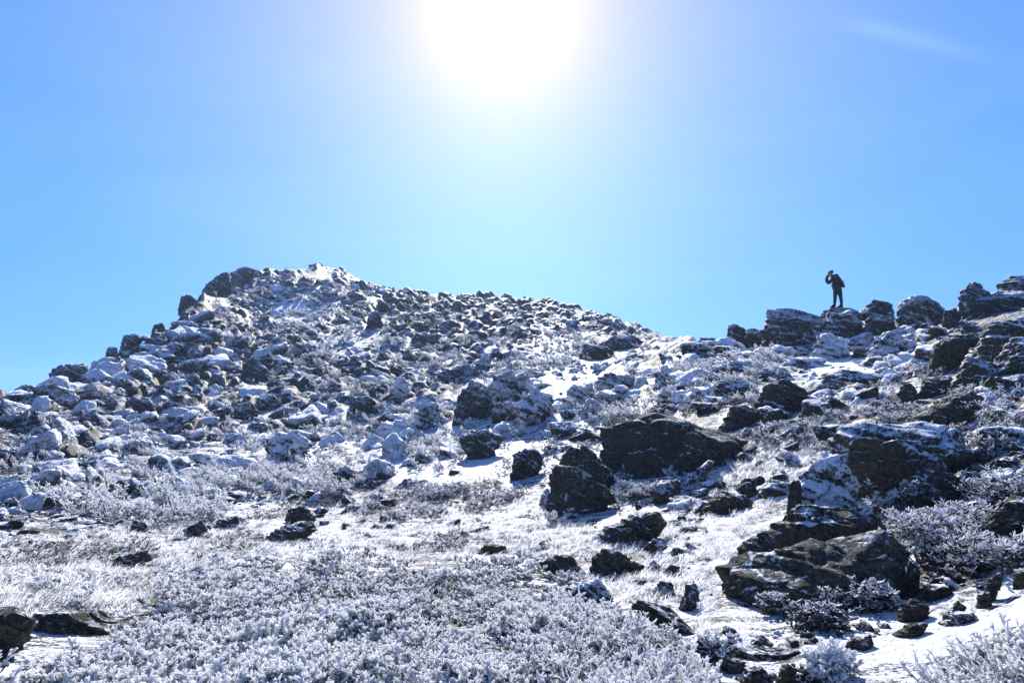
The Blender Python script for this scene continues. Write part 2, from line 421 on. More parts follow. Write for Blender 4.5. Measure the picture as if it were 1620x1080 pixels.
# lower right
B('rock_slab', [(1143, 1032), (1160, 1019), (1260, 1024), (1277, 1035), (1240, 1048), (1160, 1045)], .0, 'long flat brown slab', 'lying on snow in the lower right', 'b', dk=.35)
B('boulder', [(1166, 1024), (1203, 1001), (1228, 1021), (1222, 1030)], .0, 'peaked brown stone', 'behind the long flat brown slab', 'b')
B('boulder', [(1162, 1080), (1178, 1055), (1206, 1052), (1224, 1076), (1205, 1090)], -.02, 'rounded brown stone', 'at the bottom edge left of the dark peaked stone', 'b')
B('boulder', [(1218, 1085), (1238, 1045), (1258, 1049), (1270, 1082), (1245, 1095)], -.02, 'dark peaked stone', 'at the bottom edge in front of the flat brown slab')
B('boulder', [(1262, 1088), (1265, 1050), (1290, 1044), (1303, 1060), (1294, 1088)], -.02, 'split dark stone', 'at the bottom edge right of the dark peaked stone')
B('boulder', [(1246, 1028), (1249, 1012), (1263, 1012), (1269, 1028)], .0, 'small upright brown block', 'at the right end of the flat brown slab', 'b')
B('boulder', [(1330, 1026), (1345, 1009), (1378, 1002), (1384, 1019), (1352, 1032)], .02, 'smooth brown boulder', 'on snow below the leafy shrubs', 'b')
B('boulder', [(1416, 977), (1424, 955), (1445, 946), (1472, 960), (1468, 982), (1435, 988)], -.06, 'reddish-brown boulder', 'under the right end of the long lichened ledge', 'b')
B('boulder', [(1408, 1004), (1438, 984), (1472, 984), (1455, 1005), (1420, 1012)], -.06, 'low brown boulder', 'in front of the reddish-brown boulder', 'b')
B('boulder', [(1472, 990), (1500, 964), (1542, 967), (1548, 980), (1500, 994)], .02, 'grey-green boulder', 'behind the frosted spruce in the right corner')
B('boulder', [(1493, 968), (1515, 949), (1530, 960), (1522, 972)], .06, 'pale-tipped stone', 'behind the grey-green boulder')
B('boulder', [(1538, 965), (1548, 938), (1566, 936), (1574, 962)], .0, 'lower stone', 'of the dark cairn-like pile at the right')
B('boulder', [(1552, 940), (1560, 918), (1576, 906), (1590, 906), (1584, 930), (1568, 944)], .0, 'upper stone', 'of the dark cairn-like pile at the right', r=6.15)
B('boulder', [(1598, 924), (1603, 902), (1640, 893), (1680, 896), (1680, 930)], .0, 'dark boulder', 'cut by the right edge beside the bright snow')
B('boulder', [(1550, 876), (1558, 850), (1600, 851), (1624, 860), (1604, 882)], -.05, 'low reddish boulder', 'right of the overhanging frosted heath', 'b')
B('boulder', [(1555, 842), (1568, 802), (1600, 785), (1680, 788), (1680, 848), (1600, 852)], .02, 'large grey-topped boulder', 'cut by the right edge above the reddish one')
B('boulder', [(1455, 838), (1470, 814), (1500, 824), (1514, 840)], .02, 'brown wedge stone', 'in the frosted heath behind the ledge', 'b')
B('boulder', [(1142, 1070), (1150, 1042), (1180, 1045), (1182, 1066)], .0, 'dark stone', 'left of the rounded brown stone at the bottom edge')
# left hill
B('boulder', [(279, 486), (285, 468), (300, 465), (316, 477), (304, 490)], .02, 'dark knob boulder', 'overhanging the left shoulder of the hill', 'f', r=64)
B('boulder', [(314, 485), (320, 455), (345, 434), (362, 430), (368, 458), (345, 480)], .08, 'dark cliff block', 'on the skyline right of the overhanging knob', 'f', r=72)
B('boulder', [(360, 450), (365, 430), (385, 421), (405, 424), (413, 442), (380, 452)], .14, 'dark summit block', 'left of the hill’s highest point', 'f', r=82)
B('boulder', [(478, 440), (488, 420), (505, 415), (520, 424), (530, 440)], .24, 'frosted summit boulder', 'at the highest point of the left hill', 'f', r=91)
B('boulder', [(64, 612), (80, 585), (105, 574), (130, 574), (150, 594), (110, 612)], .08, 'smooth dark humpback boulder', 'on the lower left skyline', 'f', r=46)
B('boulder', [(10, 640), (20, 618), (40, 606), (62, 612), (62, 640)], .30, 'frosted skyline boulder', 'nearest the left edge', 'f', r=43)
B('boulder', [(378, 604), (384, 576), (400, 565), (422, 580), (428, 602), (400, 608)], .14, 'dark egg-shaped boulder', 'in the middle of the left hill', 'f')
B('boulder', [(102, 654), (125, 635), (155, 631), (180, 645), (162, 656)], .06, 'dark wide boulder', 'below the humpback on the left hill', 'f')
B('boulder', [(190, 655), (200, 628), (235, 629), (254, 646), (215, 660)], .10, 'dark faceted boulder', 'right of the dark wide boulder', 'f')
B('boulder', [(364, 662), (372, 640), (395, 634), (410, 650), (404, 668)], .12, 'dark block with a pale flat top', 'right centre of the left hill', 'f')
B('boulder', [(402, 644), (410, 624), (435, 624), (448, 640), (430, 652)], .20, 'tan-faced boulder', 'beside the dark block on the left hill', 'b')
B('boulder', [(233, 693), (240, 673), (266, 674), (272, 692)], .16, 'grey loaf-shaped boulder', 'above the snow patch on the left', 'f')
B('boulder', [(186, 550), (195, 531), (215, 527), (228, 536), (216, 550)], .22, 'frosted skyline boulder', 'half-way down the left ridge', 'f', r=54)
B('boulder', [(163, 562), (172, 547), (186, 549), (188, 562)], .12, 'small dark skyline cube', 'left of the boulder half-way down the ridge', 'f', r=52)
B('boulder', [(236, 532), (242, 514), (258, 510), (266, 525), (255, 534)], .18, 'grey skyline block', 'below the overhanging knob', 'f', r=58)
B('boulder', [(543, 654), (560, 630), (580, 624), (606, 640), (594, 658), (560, 664)], .06, 'dark bare boulder', 'in frosted scree left of the fan-shaped rock', 'f')
B('boulder', [(153, 795), (160, 770), (195, 755), (212, 775), (192, 794)], .08, 'dark boulder', 'at the edge of the shaded hollow on the left', 'f')
B('boulder', [(588, 495), (600, 471), (616, 485), (614, 498)], .12, 'dark dome', 'high on the hill right of its summit', 'f')
B('boulder', [(575, 520), (583, 495), (598, 490), (612, 515), (596, 524)], .16, 'dark cleft rock', 'under the dark dome high on the hill', 'f')
B('boulder', [(518, 770), (525, 745), (548, 735), (582, 755), (562, 772)], .16, 'rime-edged block', 'on the snow strip above the meadow', 'f')
B('boulder', [(323, 620), (335, 590), (352, 590), (364, 618)], .18, 'grey pointed boulder', 'left of the dark egg-shaped boulder', 'f')
B('boulder', [(278, 615), (286, 595), (312, 592), (322, 612), (300, 620)], .34, 'frosted leaning boulder', 'below the hill’s shoulder', 'f')
B('boulder', [(196, 600), (204, 575), (228, 578), (236, 600), (215, 606)], .50, 'thickly rimed pale boulder', 'on the left hill above the dark faceted one', 'f')
B('boulder', [(640, 545), (660, 525), (690, 528), (705, 545), (670, 552)], .16, 'dark low outcrop', 'mid-hill below the ridge', 'f')
B('boulder', [(730, 535), (745, 522), (770, 526), (776, 540), (750, 544)], .16, 'dark rock', 'on the right half of the hill', 'f')
B('boulder', [(455, 560), (470, 540), (500, 545), (510, 560), (480, 568)], .20, 'grey rock', 'below the hill summit', 'f')
B('boulder', [(640, 735), (650, 718), (672, 716), (682, 732), (665, 740)], .14, 'grey rounded stone', 'left of the isolated square block', 'f')
B('boulder', [(575, 775), (582, 758), (602, 760), (606, 776)], .06, 'small grey stone', 'on the snow strip above the meadow', 'f')
B('rock_slab', [(612, 775), (640, 758), (680, 758), (670, 772)], .04, 'long low grey slab', 'on the snow strip above the meadow', 'f')
B('boulder', [(706, 752), (712, 742), (728, 744), (730, 754)], .04, 'small dark stone', 'in bright snow below the isolated square block', 'f')

BOXES = []
for d in L:
    a_ = np.array(d['poly'], float)
    BOXES.append((*a_.min(0), *a_.max(0)))


# what grows or lies where: (photo x, photo y, snow cover 0..1, roughness)
ZONES = [
    (0, 660, 0.43, 1.00), (100, 620, 0.37, 1.00), (100, 700, 0.38, 1.00), (250, 600, 0.35, 1.00), (350, 480, 0.35, 0.90),
    (60, 760, 0.28, 0.90), (250, 690, 0.45, 0.90), (350, 650, 0.43, 0.90), (420, 560, 0.40, 0.90), (480, 470, 0.43, 0.90), (600, 520, 0.37, 1.05),
    (700, 500, 0.37, 1.05), (800, 520, 0.39, 0.95), (950, 530, 0.41, 0.95), (560, 600, 0.40, 1.00), (680, 600, 0.43, 0.90), (800, 600, 0.51, 0.90),
    (950, 600, 0.51, 0.80), (1080, 560, 0.47, 0.80), (540, 700, 0.55, 0.80), (660, 720, 0.61, 0.50), (760, 700, 0.63, 0.60), (330, 760, 0.58, 0.60),
    (450, 740, 0.55, 0.70), (150, 810, 0.46, 1.05), (300, 830, 0.52, 0.75), (100, 870, 0.50, 0.75), (450, 800, 0.50, 0.85), (600, 790, 0.42, 0.70),
    (300, 880, 0.50, 0.65), (500, 860, 0.56, 0.65), (700, 840, 0.48, 0.55), (850, 840, 0.50, 0.50), (150, 930, 0.46, 0.50), (950, 870, 0.48, 0.60),
    (700, 960, 0.22, 0.40), (300, 1010, 0.22, 0.40), (60, 1055, 0.60, 0.30), (-60, 1070, 0.60, 0.30), (1000, 1040, 0.50, 0.35), (1080, 800, 0.45, 0.80), (1160, 850, 0.62, 0.40), (1100, 700, 0.35, 1.00),
    (1040, 770, 0.56, 0.75), (1180, 740, 0.45, 0.80), (1250, 660, 0.42, 0.80), (1200, 600, 0.44, 0.90), (1330, 575, 0.66, 0.30), (1420, 560, 0.56, 0.60),
    (1350, 630, 0.38, 0.90), (1260, 720, 0.46, 0.70), (1420, 600, 0.50, 0.60), (1560, 650, 0.48, 0.80), (1600, 720, 0.48, 0.80), (1450, 690, 0.30, 0.70),
    (1440, 820, 0.48, 0.50), (1560, 800, 0.38, 0.60), (1540, 880, 0.32, 0.60), (1480, 930, 0.32, 0.60), (1300, 980, 0.34, 0.60), (1180, 970, 0.54, 0.40),
    (1210, 1010, 0.54, 0.40), (1330, 1010, 0.48, 0.40), (1120, 930, 0.54, 0.50), (1590, 940, 0.62, 0.40), (1590, 1078, 0.25, 0.40), (1400, 1035, 0.64, 0.40), (1470, 1010, 0.62, 0.40), (1340, 1070, 0.60, 0.40), (1260, 530, 0.40, 0.60),
    (1450, 520, 0.40, 0.60), (1600, 560, 0.32, 0.60), (1240, 1060, 0.48, 0.40),
]
DRIFTS = [(205, 705, 45, .5), (1330, 578, 45, .3), (750, 715, 45, .4), (470, 490, 40, .3), (660, 760, 50, .2), (1180, 850, 50, .2),
          (1120, 745, 50, .18), (1590, 930, 30, .25), (1215, 975, 30, .15), (700, 860, 120, .10), (1160, 690, 40, .18), (560, 545, 50, .14),
          (330, 770, 60, .15), (1440, 815, 50, .2), (900, 570, 60, .12), (40, 715, 30, .2), (1320, 1015, 40, .2)]


def zone_vals(px, py):
    n = len(px)
    sw = np.zeros(n, np.float32)
    c = np.zeros(n, np.float32)
    a = np.zeros(n, np.float32)
    px = px.astype(np.float32)
    py = py.astype(np.float32)
    for zx, zy, zc, za in ZONES:
        d2 = ((px - zx) / 1.0) ** 2 + ((py - zy) * 1.5) ** 2
        w = 1.0 / (d2 + 900.0) ** 2
        sw += w
        c += w * zc
        a += w * za
    c /= sw
    a /= sw
    for dx, dy, s, k in DRIFTS:
        g = np.exp(-(((px - dx) / s) ** 2 + ((py - dy) / (s * 0.55)) ** 2))
        c += k * g
        a *= 1 - 0.6 * g
    return c, a


def relief(x, y, amp):
    """height added to the smooth slope"""
    z = np.zeros(len(x), np.float32)
    r = np.hypot(x, y)
    o = np.zeros(len(x), np.float32)
    wx = x + 0.5 * pn(np.stack([x * .6, y * .6, o + 3.3], 1))
    wy = y + 0.5 * pn(np.stack([x * .6, y * .6, o + 8.1], 1))
    ga, gb = (wx * .5 + wy * .87) * .5, -wx * .87 + wy * .5
    for lam, am in ((5.0, .34), (2.3, .30), (1.1, .17), (.5, .075), (.24, .036), (.11, .016)):
        q = np.stack([ga / lam, gb / lam, o + lam * 17], 1)
        v = pn(q)
        if lam < 3:
            v = 0.32 - np.abs(v) * 1.3
        k = am * v
        far = np.clip((r - 14) / 25, 0, 1)
        z += k * amp * (0.75 + 0.75 * far if lam > .6 else 1.0 + 1.2 * far)
    # loose blocks bedded in the slope
    for lam, hgt in ((1.9, .55), (.85, .26)):
        d, idd = worley(np.stack([wx, wy], 1) / lam)
        rr = 0.28 + 0.3 * idd
        b = np.clip(1 - (d / rr) ** 2.5, 0, 1) ** 0.7
        z += (b * hgt * 1.0 * (idd > .35) * (0.4 + idd) * amp * np.clip((amp - .6) * 3, 0, 1) * np.clip((r - 20) / 12, 0, 1)).astype(np.float32)
    return z


def clear_boulders(px, py, z):
    """the ground does not heave up in front of the boulders one can single out"""
    k = np.ones(len(px), np.float32)
    for x0, y0, x1, y1 in BOXES:
        w, h = (x1 - x0), (y1 - y0)
        cx, cy = (x0 + x1) / 2, y1 - h * .15
        m = np.nonzero((np.abs(px - cx) < w * .95) & (np.abs(py - cy) < h * .95))[0]
        if len(m):
            g = np.exp(-((px[m] - cx) / (w * .5)) ** 4 - ((py[m] - cy) / (h * .5)) ** 4)
            k[m] *= 1 - .9 * g
    return np.where(z > 0, z * k, z)


def ground_z(x, y):
    x = np.atleast_1d(np.asarray(x, float))
    y = np.atleast_1d(np.asarray(y, float))
    z = base_z(x, y)
    px, py = proj(x, y, z)
    c, a = zone_vals(px, py)
    return z + clear_boulders(px, py, relief(x, y, a))


# ------------------------------------------------------------------ materials
def new_mat(name):
    m = bpy.data.materials.new(name)
    m.use_nodes = True
    m.node_tree.nodes.clear()
    return m, m.node_tree.nodes, m.node_tree.links


class NT:
    def __init__(s, name):
        s.m, s.n, s.l = new_mat(name)
        s.geo = s.n.new("ShaderNodeNewGeometry")

    def put(s, sock, v):
        if isinstance(v, (int, float)):
            sock.default_value = v
        elif isinstance(v, tuple):
            sock.default_value = v if len(v) == len(sock.default_value) else (*v, 1.0)
        else:
            s.l.new(v, sock)

    def math(s, op, a, b=0.0, c=None, clamp=False):
        n = s.n.new("ShaderNodeMath")
        n.operation = op
        n.use_clamp = clamp
        s.put(n.inputs[0], a)
        s.put(n.inputs[1], b)
        if c is not None:
            s.put(n.inputs[2], c)
        return n.outputs[0]

    def vmul(s, v, k):
        n = s.n.new("ShaderNodeVectorMath")
        n.operation = 'MULTIPLY'
        s.put(n.inputs[0], v)
        n.inputs[1].default_value = k
        return n.outputs[0]

    def noise(s, scale, detail=4.0, rough=.55, vec=None, dist=0.0):
        n = s.n.new("ShaderNodeTexNoise")
        s.l.new(vec if vec is not None else s.geo.outputs["Position"], n.inputs["Vector"])
        n.inputs["Scale"].default_value = scale
        n.inputs["Detail"].default_value = detail
        n.inputs["Roughness"].default_value = rough
        n.inputs["Distortion"].default_value = dist
        return n.outputs["Fac"]

    def smooth(s, v, lo, hi):
        n = s.n.new("ShaderNodeMapRange")
        n.interpolation_type = 'SMOOTHSTEP'
        s.put(n.inputs["Value"], v)
        n.inputs["From Min"].default_value = lo
        n.inputs["From Max"].default_value = hi
        return n.outputs["Result"]

    def mix(s, f, a, b):
        n = s.n.new("ShaderNodeMix")
        n.data_type = 'RGBA'
        s.put(n.inputs[0], f)
        s.put(n.inputs[6], a)
        s.put(n.inputs[7], b)
        return n.outputs[2]

    def attr(s, name):
        n = s.n.new("ShaderNodeAttribute")
        n.attribute_name = name
        return n.outputs["Fac"]

    def nz(s):
        n = s.n.new("ShaderNodeSeparateXYZ")
        s.l.new(s.geo.outputs["Normal"], n.inputs[0])
        return n.outputs

    def bump(s, h, strength, dist):
        n = s.n.new("ShaderNodeBump")
        n.inputs["Strength"].default_value = strength
        n.inputs["Distance"].default_value = dist
        s.l.new(h, n.inputs["Height"])
        return n.outputs[0]

    def finish(s, col, rough, normal=None, spec=.4, transl=None):
        b = s.n.new("ShaderNodeBsdfPrincipled")
        s.put(b.inputs["Base Color"], col)
        s.put(b.inputs["Roughness"], rough)
        s.put(b.inputs["Specular IOR Level"], spec)
        if normal is not None:
            s.l.new(normal, b.inputs["Normal"])
        o = s.n.new("ShaderNodeOutputMaterial")
        sh = b.outputs[0]
        if transl is not None:
            t = s.n.new("ShaderNodeBsdfTranslucent")
            s.put(t.inputs["Color"], col)
            mx = s.n.new("ShaderNodeMixShader")
            s.put(mx.inputs[0], transl)
            s.l.new(sh, mx.inputs[1])
            s.l.new(t.outputs[0], mx.inputs[2])
            sh = mx.outputs[0]
        s.l.new(sh, o.inputs["Surface"])
        return s.m


RIME = (0.80, 0.83, 0.88)


def rime_net(t, scale):
    v = t.n.new("ShaderNodeTexVoronoi")
    v.feature = 'DISTANCE_TO_EDGE'
    w = t.n.new("ShaderNodeVectorMath")
    w.operation = 'ADD'
    nz = t.n.new("ShaderNodeTexNoise")
    nz.inputs["Scale"].default_value = scale * .8
    nz.inputs["Detail"].default_value = 3
    t.l.new(t.geo.outputs["Position"], nz.inputs["Vector"])
    sc = t.vmul(nz.outputs["Color"], (1.2 / scale,) * 3)
    t.l.new(sc, w.inputs[0])
    t.l.new(t.geo.outputs["Position"], w.inputs[1])
    t.l.new(w.outputs[0], v.inputs["Vector"])
    v.inputs["Scale"].default_value = scale
    return t.smooth(v.outputs["Distance"], 0.16, 0.0)


def rock_material(name, dark, mid, lichen, near):
    t = NT(name)
    k = 2.2 if near else 1.0
    big = t.noise(1.1 * k, 5, .6)
    fine = t.noise(9 * k, 6, .65)
    grain = t.noise(42 * k, 3, .6)
    col = t.mix(t.smooth(fine, .38, .68), dark, mid)
    lf = t.math('MULTIPLY', t.smooth(t.noise(5.5 * k, 6, .7), .52, .62), t.smooth(big, .42, .6))
    col = t.mix(t.math('MULTIPLY', lf, .75), col, lichen)
    pale = t.smooth(t.noise(13 * k, 4, .6), .66, .72)
    col = t.mix(t.math('MULTIPLY', pale, .5), col, (.20, .21, .20))
    speck = t.smooth(t.noise(75 * k, 3, .6), .60, .68)
    col = t.mix(t.math('MULTIPLY', speck, .35 if near else .15), col, (.16, .17, .14))
    net = rime_net(t, 3.4 * k)
    net2 = rime_net(t, 8.0 * k)
    nz = t.nz()
    f = t.math('MULTIPLY_ADD', nz[2], .42, t.math('SUBTRACT', t.attr("frost"), .03))
    f = t.math('MULTIPLY_ADD', t.math('SUBTRACT', fine, .5), .75, f)
    f = t.math('MULTIPLY_ADD', t.math('SUBTRACT', big, .5), 1.0, f)
    f = t.math('MULTIPLY_ADD', t.math('SUBTRACT', grain, .5), .55, f)
    f = t.math('MULTIPLY_ADD', net, .16, f)
    cv = t.n.new("ShaderNodeTexVoronoi")
    cv.feature = 'DISTANCE_TO_EDGE'
    cm = t.n.new("ShaderNodeMapping")
    cm.inputs["Rotation"].default_value = (rad(20), rad(-32), rad(25))
    cm.inputs["Scale"].default_value = (.7, 1.0, 2.2)
    cw = t.n.new("ShaderNodeVectorMath")
    cw.operation = 'MULTIPLY_ADD'
    cnz = t.n.new("ShaderNodeTexNoise")
    cnz.inputs["Scale"].default_value = 2.5
    cnz.inputs["Detail"].default_value = 5
    t.l.new(t.geo.outputs["Position"], cnz.inputs["Vector"])
    t.l.new(cnz.outputs["Color"], cw.inputs[0])
    cw.inputs[1].default_value = (.45, .45, .45)
    t.l.new(t.geo.outputs["Position"], cw.inputs[2])
    t.l.new(cw.outputs[0], cm.inputs["Vector"])
    t.l.new(cm.outputs[0], cv.inputs["Vector"])
    cv.inputs["Scale"].default_value = 1.5
    crack = t.smooth(cv.outputs["Distance"], .045, .012)
    crack = t.math('MULTIPLY', crack, t.smooth(t.noise(1.3, 3, .6), .44, .58))
    f = t.math('MULTIPLY_ADD', crack, .34, f)
    f = t.math('MULTIPLY_ADD', net2, .10, f)
    fr = t.smooth(f, .42 if near else .34, .76 if near else .86)
    col = t.mix(fr, col, RIME)
    h = t.math('ADD', t.math('MULTIPLY', fine, .6), t.math('MULTIPLY', grain, .25))
    h = t.math('MULTIPLY_ADD', fr, .12, h)
    h = t.math('MULTIPLY_ADD', net2, .10, h)
    h = t.math('MULTIPLY_ADD', t.smooth(cv.outputs["Distance"], .06, .0), -.5, h)
    return t.finish(col, t.math('MULTIPLY_ADD', fr, -.15, .85), t.bump(h, 1.0, .14 / k), spec=.18)


M_ROCK = rock_material("schist_rock", (.024, .023, .019), (.094, .088, .068), (.115, .110, .046), True)
M_ROCK_FAR = rock_material("hill_rock", (.030, .031, .033), (.090, .091, .092), (.085, .085, .065), False)
M_ROCK_BROWN = rock_material("brown_rock", (.022, .017, .014), (.075, .055, .042), (.07, .062, .045), True)
M_ROCK_MOSS = rock_material("mossy_rock", (.035, .036, .018), (.085, .085, .030), (.10, .10, .025), True)


def ground_material():
    t = NT("frosted_ground")
    st = t.n.new("ShaderNodeMapping")
    t.l.new(t.geo.outputs["Position"], st.inputs["Vector"])
    st.inputs["Rotation"].default_value = (0, 0, rad(-60))
    st.inputs["Scale"].default_value = (.45, 1.5, 1.0)
    streak = t.noise(2.6, 8, .66, st.outputs[0], .4)
    fine = t.noise(14, 6, .68)
    grain = t.noise(60, 3, .65)
    big = t.noise(.55, 4, .6)
    heath = t.mix(t.smooth(fine, .35, .65), (.012, .010, .008), (.045, .035, .027))
    heath = t.mix(t.smooth(grain, .52, .62), heath, (.09, .075, .06))
    rust = t.smooth(t.noise(1.7, 5, .6), .58, .7)
    heath = t.mix(t.math('MULTIPLY', rust, .5), heath, (.07, .042, .026))
    nz = t.nz()
    f = t.math('MULTIPLY_ADD', nz[2], .28, t.math('SUBTRACT', t.attr("cover"), .19))
    f = t.math('MULTIPLY_ADD', t.math('SUBTRACT', streak, .5), 1.7, f)
    f = t.math('MULTIPLY_ADD', t.math('SUBTRACT', fine, .5), 1.25, f)
    f = t.math('MULTIPLY_ADD', t.math('SUBTRACT', grain, .5), .85, f)
    f = t.math('MULTIPLY_ADD', t.math('SUBTRACT', big, .5), .5, f)
    fr = t.smooth(f, .47, .61)
    snow = t.mix(t.smooth(fine, .4, .7), (.80, .80, .82), (.87, .88, .90))
    col = t.mix(fr, heath, snow)
    h = t.math('ADD', t.math('MULTIPLY', fine, .6), t.math('MULTIPLY', grain, .3))
    h = t.math('MULTIPLY_ADD', streak, .5, h)
    h = t.math('MULTIPLY_ADD', fr, .15, h)
    return t.finish(col, .6, t.bump(h, 1.0, .12), spec=.2)


M_GROUND = ground_material()


def twig_material(name, under, thr, transl=.35):
    t = NT(name)
    nz = t.nz()
    f = t.math('MULTIPLY_ADD', nz[2], .34, t.math('MULTIPLY', t.attr("frost"), 1.0))
    f = t.math('MULTIPLY_ADD', t.math('SUBTRACT', t.noise(38, 4, .6), .5), 1.1, f)
    f = t.math('MULTIPLY_ADD', t.math('SUBTRACT', t.noise(1.6, 3, .6), .5), .6, f)
    fr = t.smooth(f, thr, thr + .22)
    dk = t.mix(t.noise(90, 2, .5), under, tuple(min(1, c * 2.2) for c in under))
    col = t.mix(fr, dk, (.93, .93, .93))
    return t.finish(col, .6, None, spec=.3, transl=t.math('MULTIPLY', fr, transl))


M_SPRUCE = twig_material("rimed_spruce", (.030, .052, .028), .12, .55)
M_HEATH = twig_material("rimed_heath", (.024, .018, .015), .30)
M_GRASS = twig_material("rimed_grass", (.20, .15, .12), .06, .5)
M_RIMED = twig_material("rime_feathers", (.05, .048, .045), .02, .5)
M_STEM = twig_material("bare_stem", (.035, .026, .020), .75, 0)


def plain_mat(name, col, rough=.7, noise=.25, scale=30, spec=.3):
    t = NT(name)
    n = t.noise(scale, 4, .6)
    c = t.mix(t.smooth(n, .3, .7), tuple(x * (1 - noise) for x in col), tuple(min(1, x * (1 + noise)) for x in col))
    return t.finish(c, rough, t.bump(n, .25, .01), spec=spec)


# ------------------------------------------------------------------ helpers
def mesh_np(name, V, faces, mat, attrs=None, smooth=True):
    """faces: (M,3) or (M,4) int array"""
    me = bpy.data.meshes.new(name)
    V = np.ascontiguousarray(V, np.float32)
    faces = np.ascontiguousarray(faces, np.int32)
    k = faces.shape[1]
    me.vertices.add(len(V))
    me.vertices.foreach_set("co", V.ravel())
    me.loops.add(faces.size)
    me.loops.foreach_set("vertex_index", faces.ravel())
    me.polygons.add(len(faces))
    me.polygons.foreach_set("loop_start", np.arange(0, faces.size, k, dtype=np.int32))
    me.polygons.foreach_set("use_smooth", np.full(len(faces), smooth))
    for an, av in (attrs or {}).items():
        at = me.attributes.new(an, 'FLOAT', 'POINT')
        at.data.foreach_set("value", np.ascontiguousarray(np.broadcast_to(av, (len(V),)), np.float32))
    me.update(calc_edges=True)
    if mat:
        me.materials.append(mat)
    return me


def link(name, me, loc=(0, 0, 0), parent=None):
    o = bpy.data.objects.new(name, me)
    o.location = tuple(float(c) for c in loc)
    COL.objects.link(o)
    if parent:
        o.parent = parent
    return o


def tag(o, label=None, cat=None, group=None, kind=None):
    if label:
        o["label"] = label
    if cat:
        o["category"] = cat
    if group:
        o["group"] = group
    if kind:
        o["kind"] = kind
    return o


# ------------------------------------------------------------------ the ground
def build_ground():
    azf = np.arange(rad(-43), rad(43), rad(0.078))
    azc = np.concatenate([np.arange(rad(-180), rad(-43.5), rad(4)), azf, np.arange(rad(44), rad(180), rad(4))])
    rf = np.exp(np.linspace(math.log(3.4), math.log(104), 800))
    rc = np.concatenate([[.3, .8, 1.4, 2.0, 2.6, 3.0], rf, [110, 125, 150, 180, 220, 270, 330, 400]])
    A, R = np.meshgrid(azc, rc, indexing='xy')
    x = (R * np.sin(A)).ravel()
    y = (R * np.cos(A)).ravel()
    z = base_z(x, y)
    px, py = proj(x, y, z)
    front = (np.abs(A.ravel()) < rad(60)) & (R.ravel() < 125)
    cov = np.full(len(x), .6, np.float32)
    amp = np.full(len(x), .3, np.float32)
    cov[front], amp[front] = zone_vals(px[front], py[front])
    far = R.ravel() < 150
    z[far] += clear_boulders(px[far], py[far], relief(x[far], y[far], amp[far]))
    V = np.stack([x, y, z], 1)
    na, nr = len(azc), len(rc)
    i = np.arange(nr - 1)[:, None] * na
    j = np.arange(na)[None, :]
    jn = (j + 1) % na
    Fq = np.stack([i + j, i + jn, i + na + jn, i + na + j], -1).reshape(-1, 4)[:, ::-1]
    V = np.concatenate([V, [[0, 0, -1.62]]])
    cov = np.append(cov, .6)
    me = mesh_np("ground", V, Fq, M_GROUND, {"cover": cov})
    o = link("ground", me)
    tag(o, "frosted alpine ground rising to the two rocky ridges", None, None, "structure")
    return o


ground = build_ground()


# ------------------------------------------------------------------ rocks
def icosphere(n):
    import bmesh
    bm = bmesh.new()
    bmesh.ops.create_icosphere(bm, subdivisions=n, radius=1)
    V = np.array([v.co[:] for v in bm.verts])
    Fc = np.array([[v.index for v in f.verts] for f in bm.faces], np.int32)
    bm.free()
    V /= np.linalg.norm(V, axis=1, keepdims=True)
    return V, Fc


ICO = {k: icosphere(k) for k in (2, 3, 4, 5, 6, 7)}
STRATA = np.array([0.50, 0.25, 0.83])
STRATA /= np.linalg.norm(STRATA)


def polytope(D, planes, offs, p):
    s = np.zeros(len(D))
    for n, h in zip(planes, offs):
        s += np.maximum(D @ n / h, 0) ** p
    return s ** (-1.0 / p)


def hull2(P):
    P = sorted(map(tuple, P))

    def half(Q):
        h = []
        for p in Q:
            while len(h) > 1 and (h[-1][0] - h[-2][0]) * (p[1] - h[-2][1]) - (h[-1][1] - h[-2][1]) * (p[0] - h[-2][0]) <= 0:
                h.pop()
            h.append(p)
        return h
    a, b = half(P), half(P[::-1])
    return np.array(a[:-1] + b[:-1])


def roughen(V, size, off, amt, strat):
    n = np.zeros(len(V))
    q = V + off
    n += .55 * pn(q / (size * .55)) + .30 * pn(q / (size * .25)) + .17 * pn(q / (size * .11)) + .09 * pn(q / (size * .05))
    s = q @ STRATA
    qs = q * 0.35 + np.outer(s, STRATA) * 1.7
    n += strat * (.5 * pn(qs / (size * .25)) + .35 * pn(qs / (size * .11)))
    saw = np.mod(s / (size * .17) + 1.3 * pn(q / (size * .7)), 1.0)
    n += strat * .42 * (saw ** 2 - .33)
    # fracture grooves
    g = np.abs(pn(q / (size * .5) + 31.7))
    n -= .35 * np.exp(-(g / .035) ** 2)
    return n * amt * size


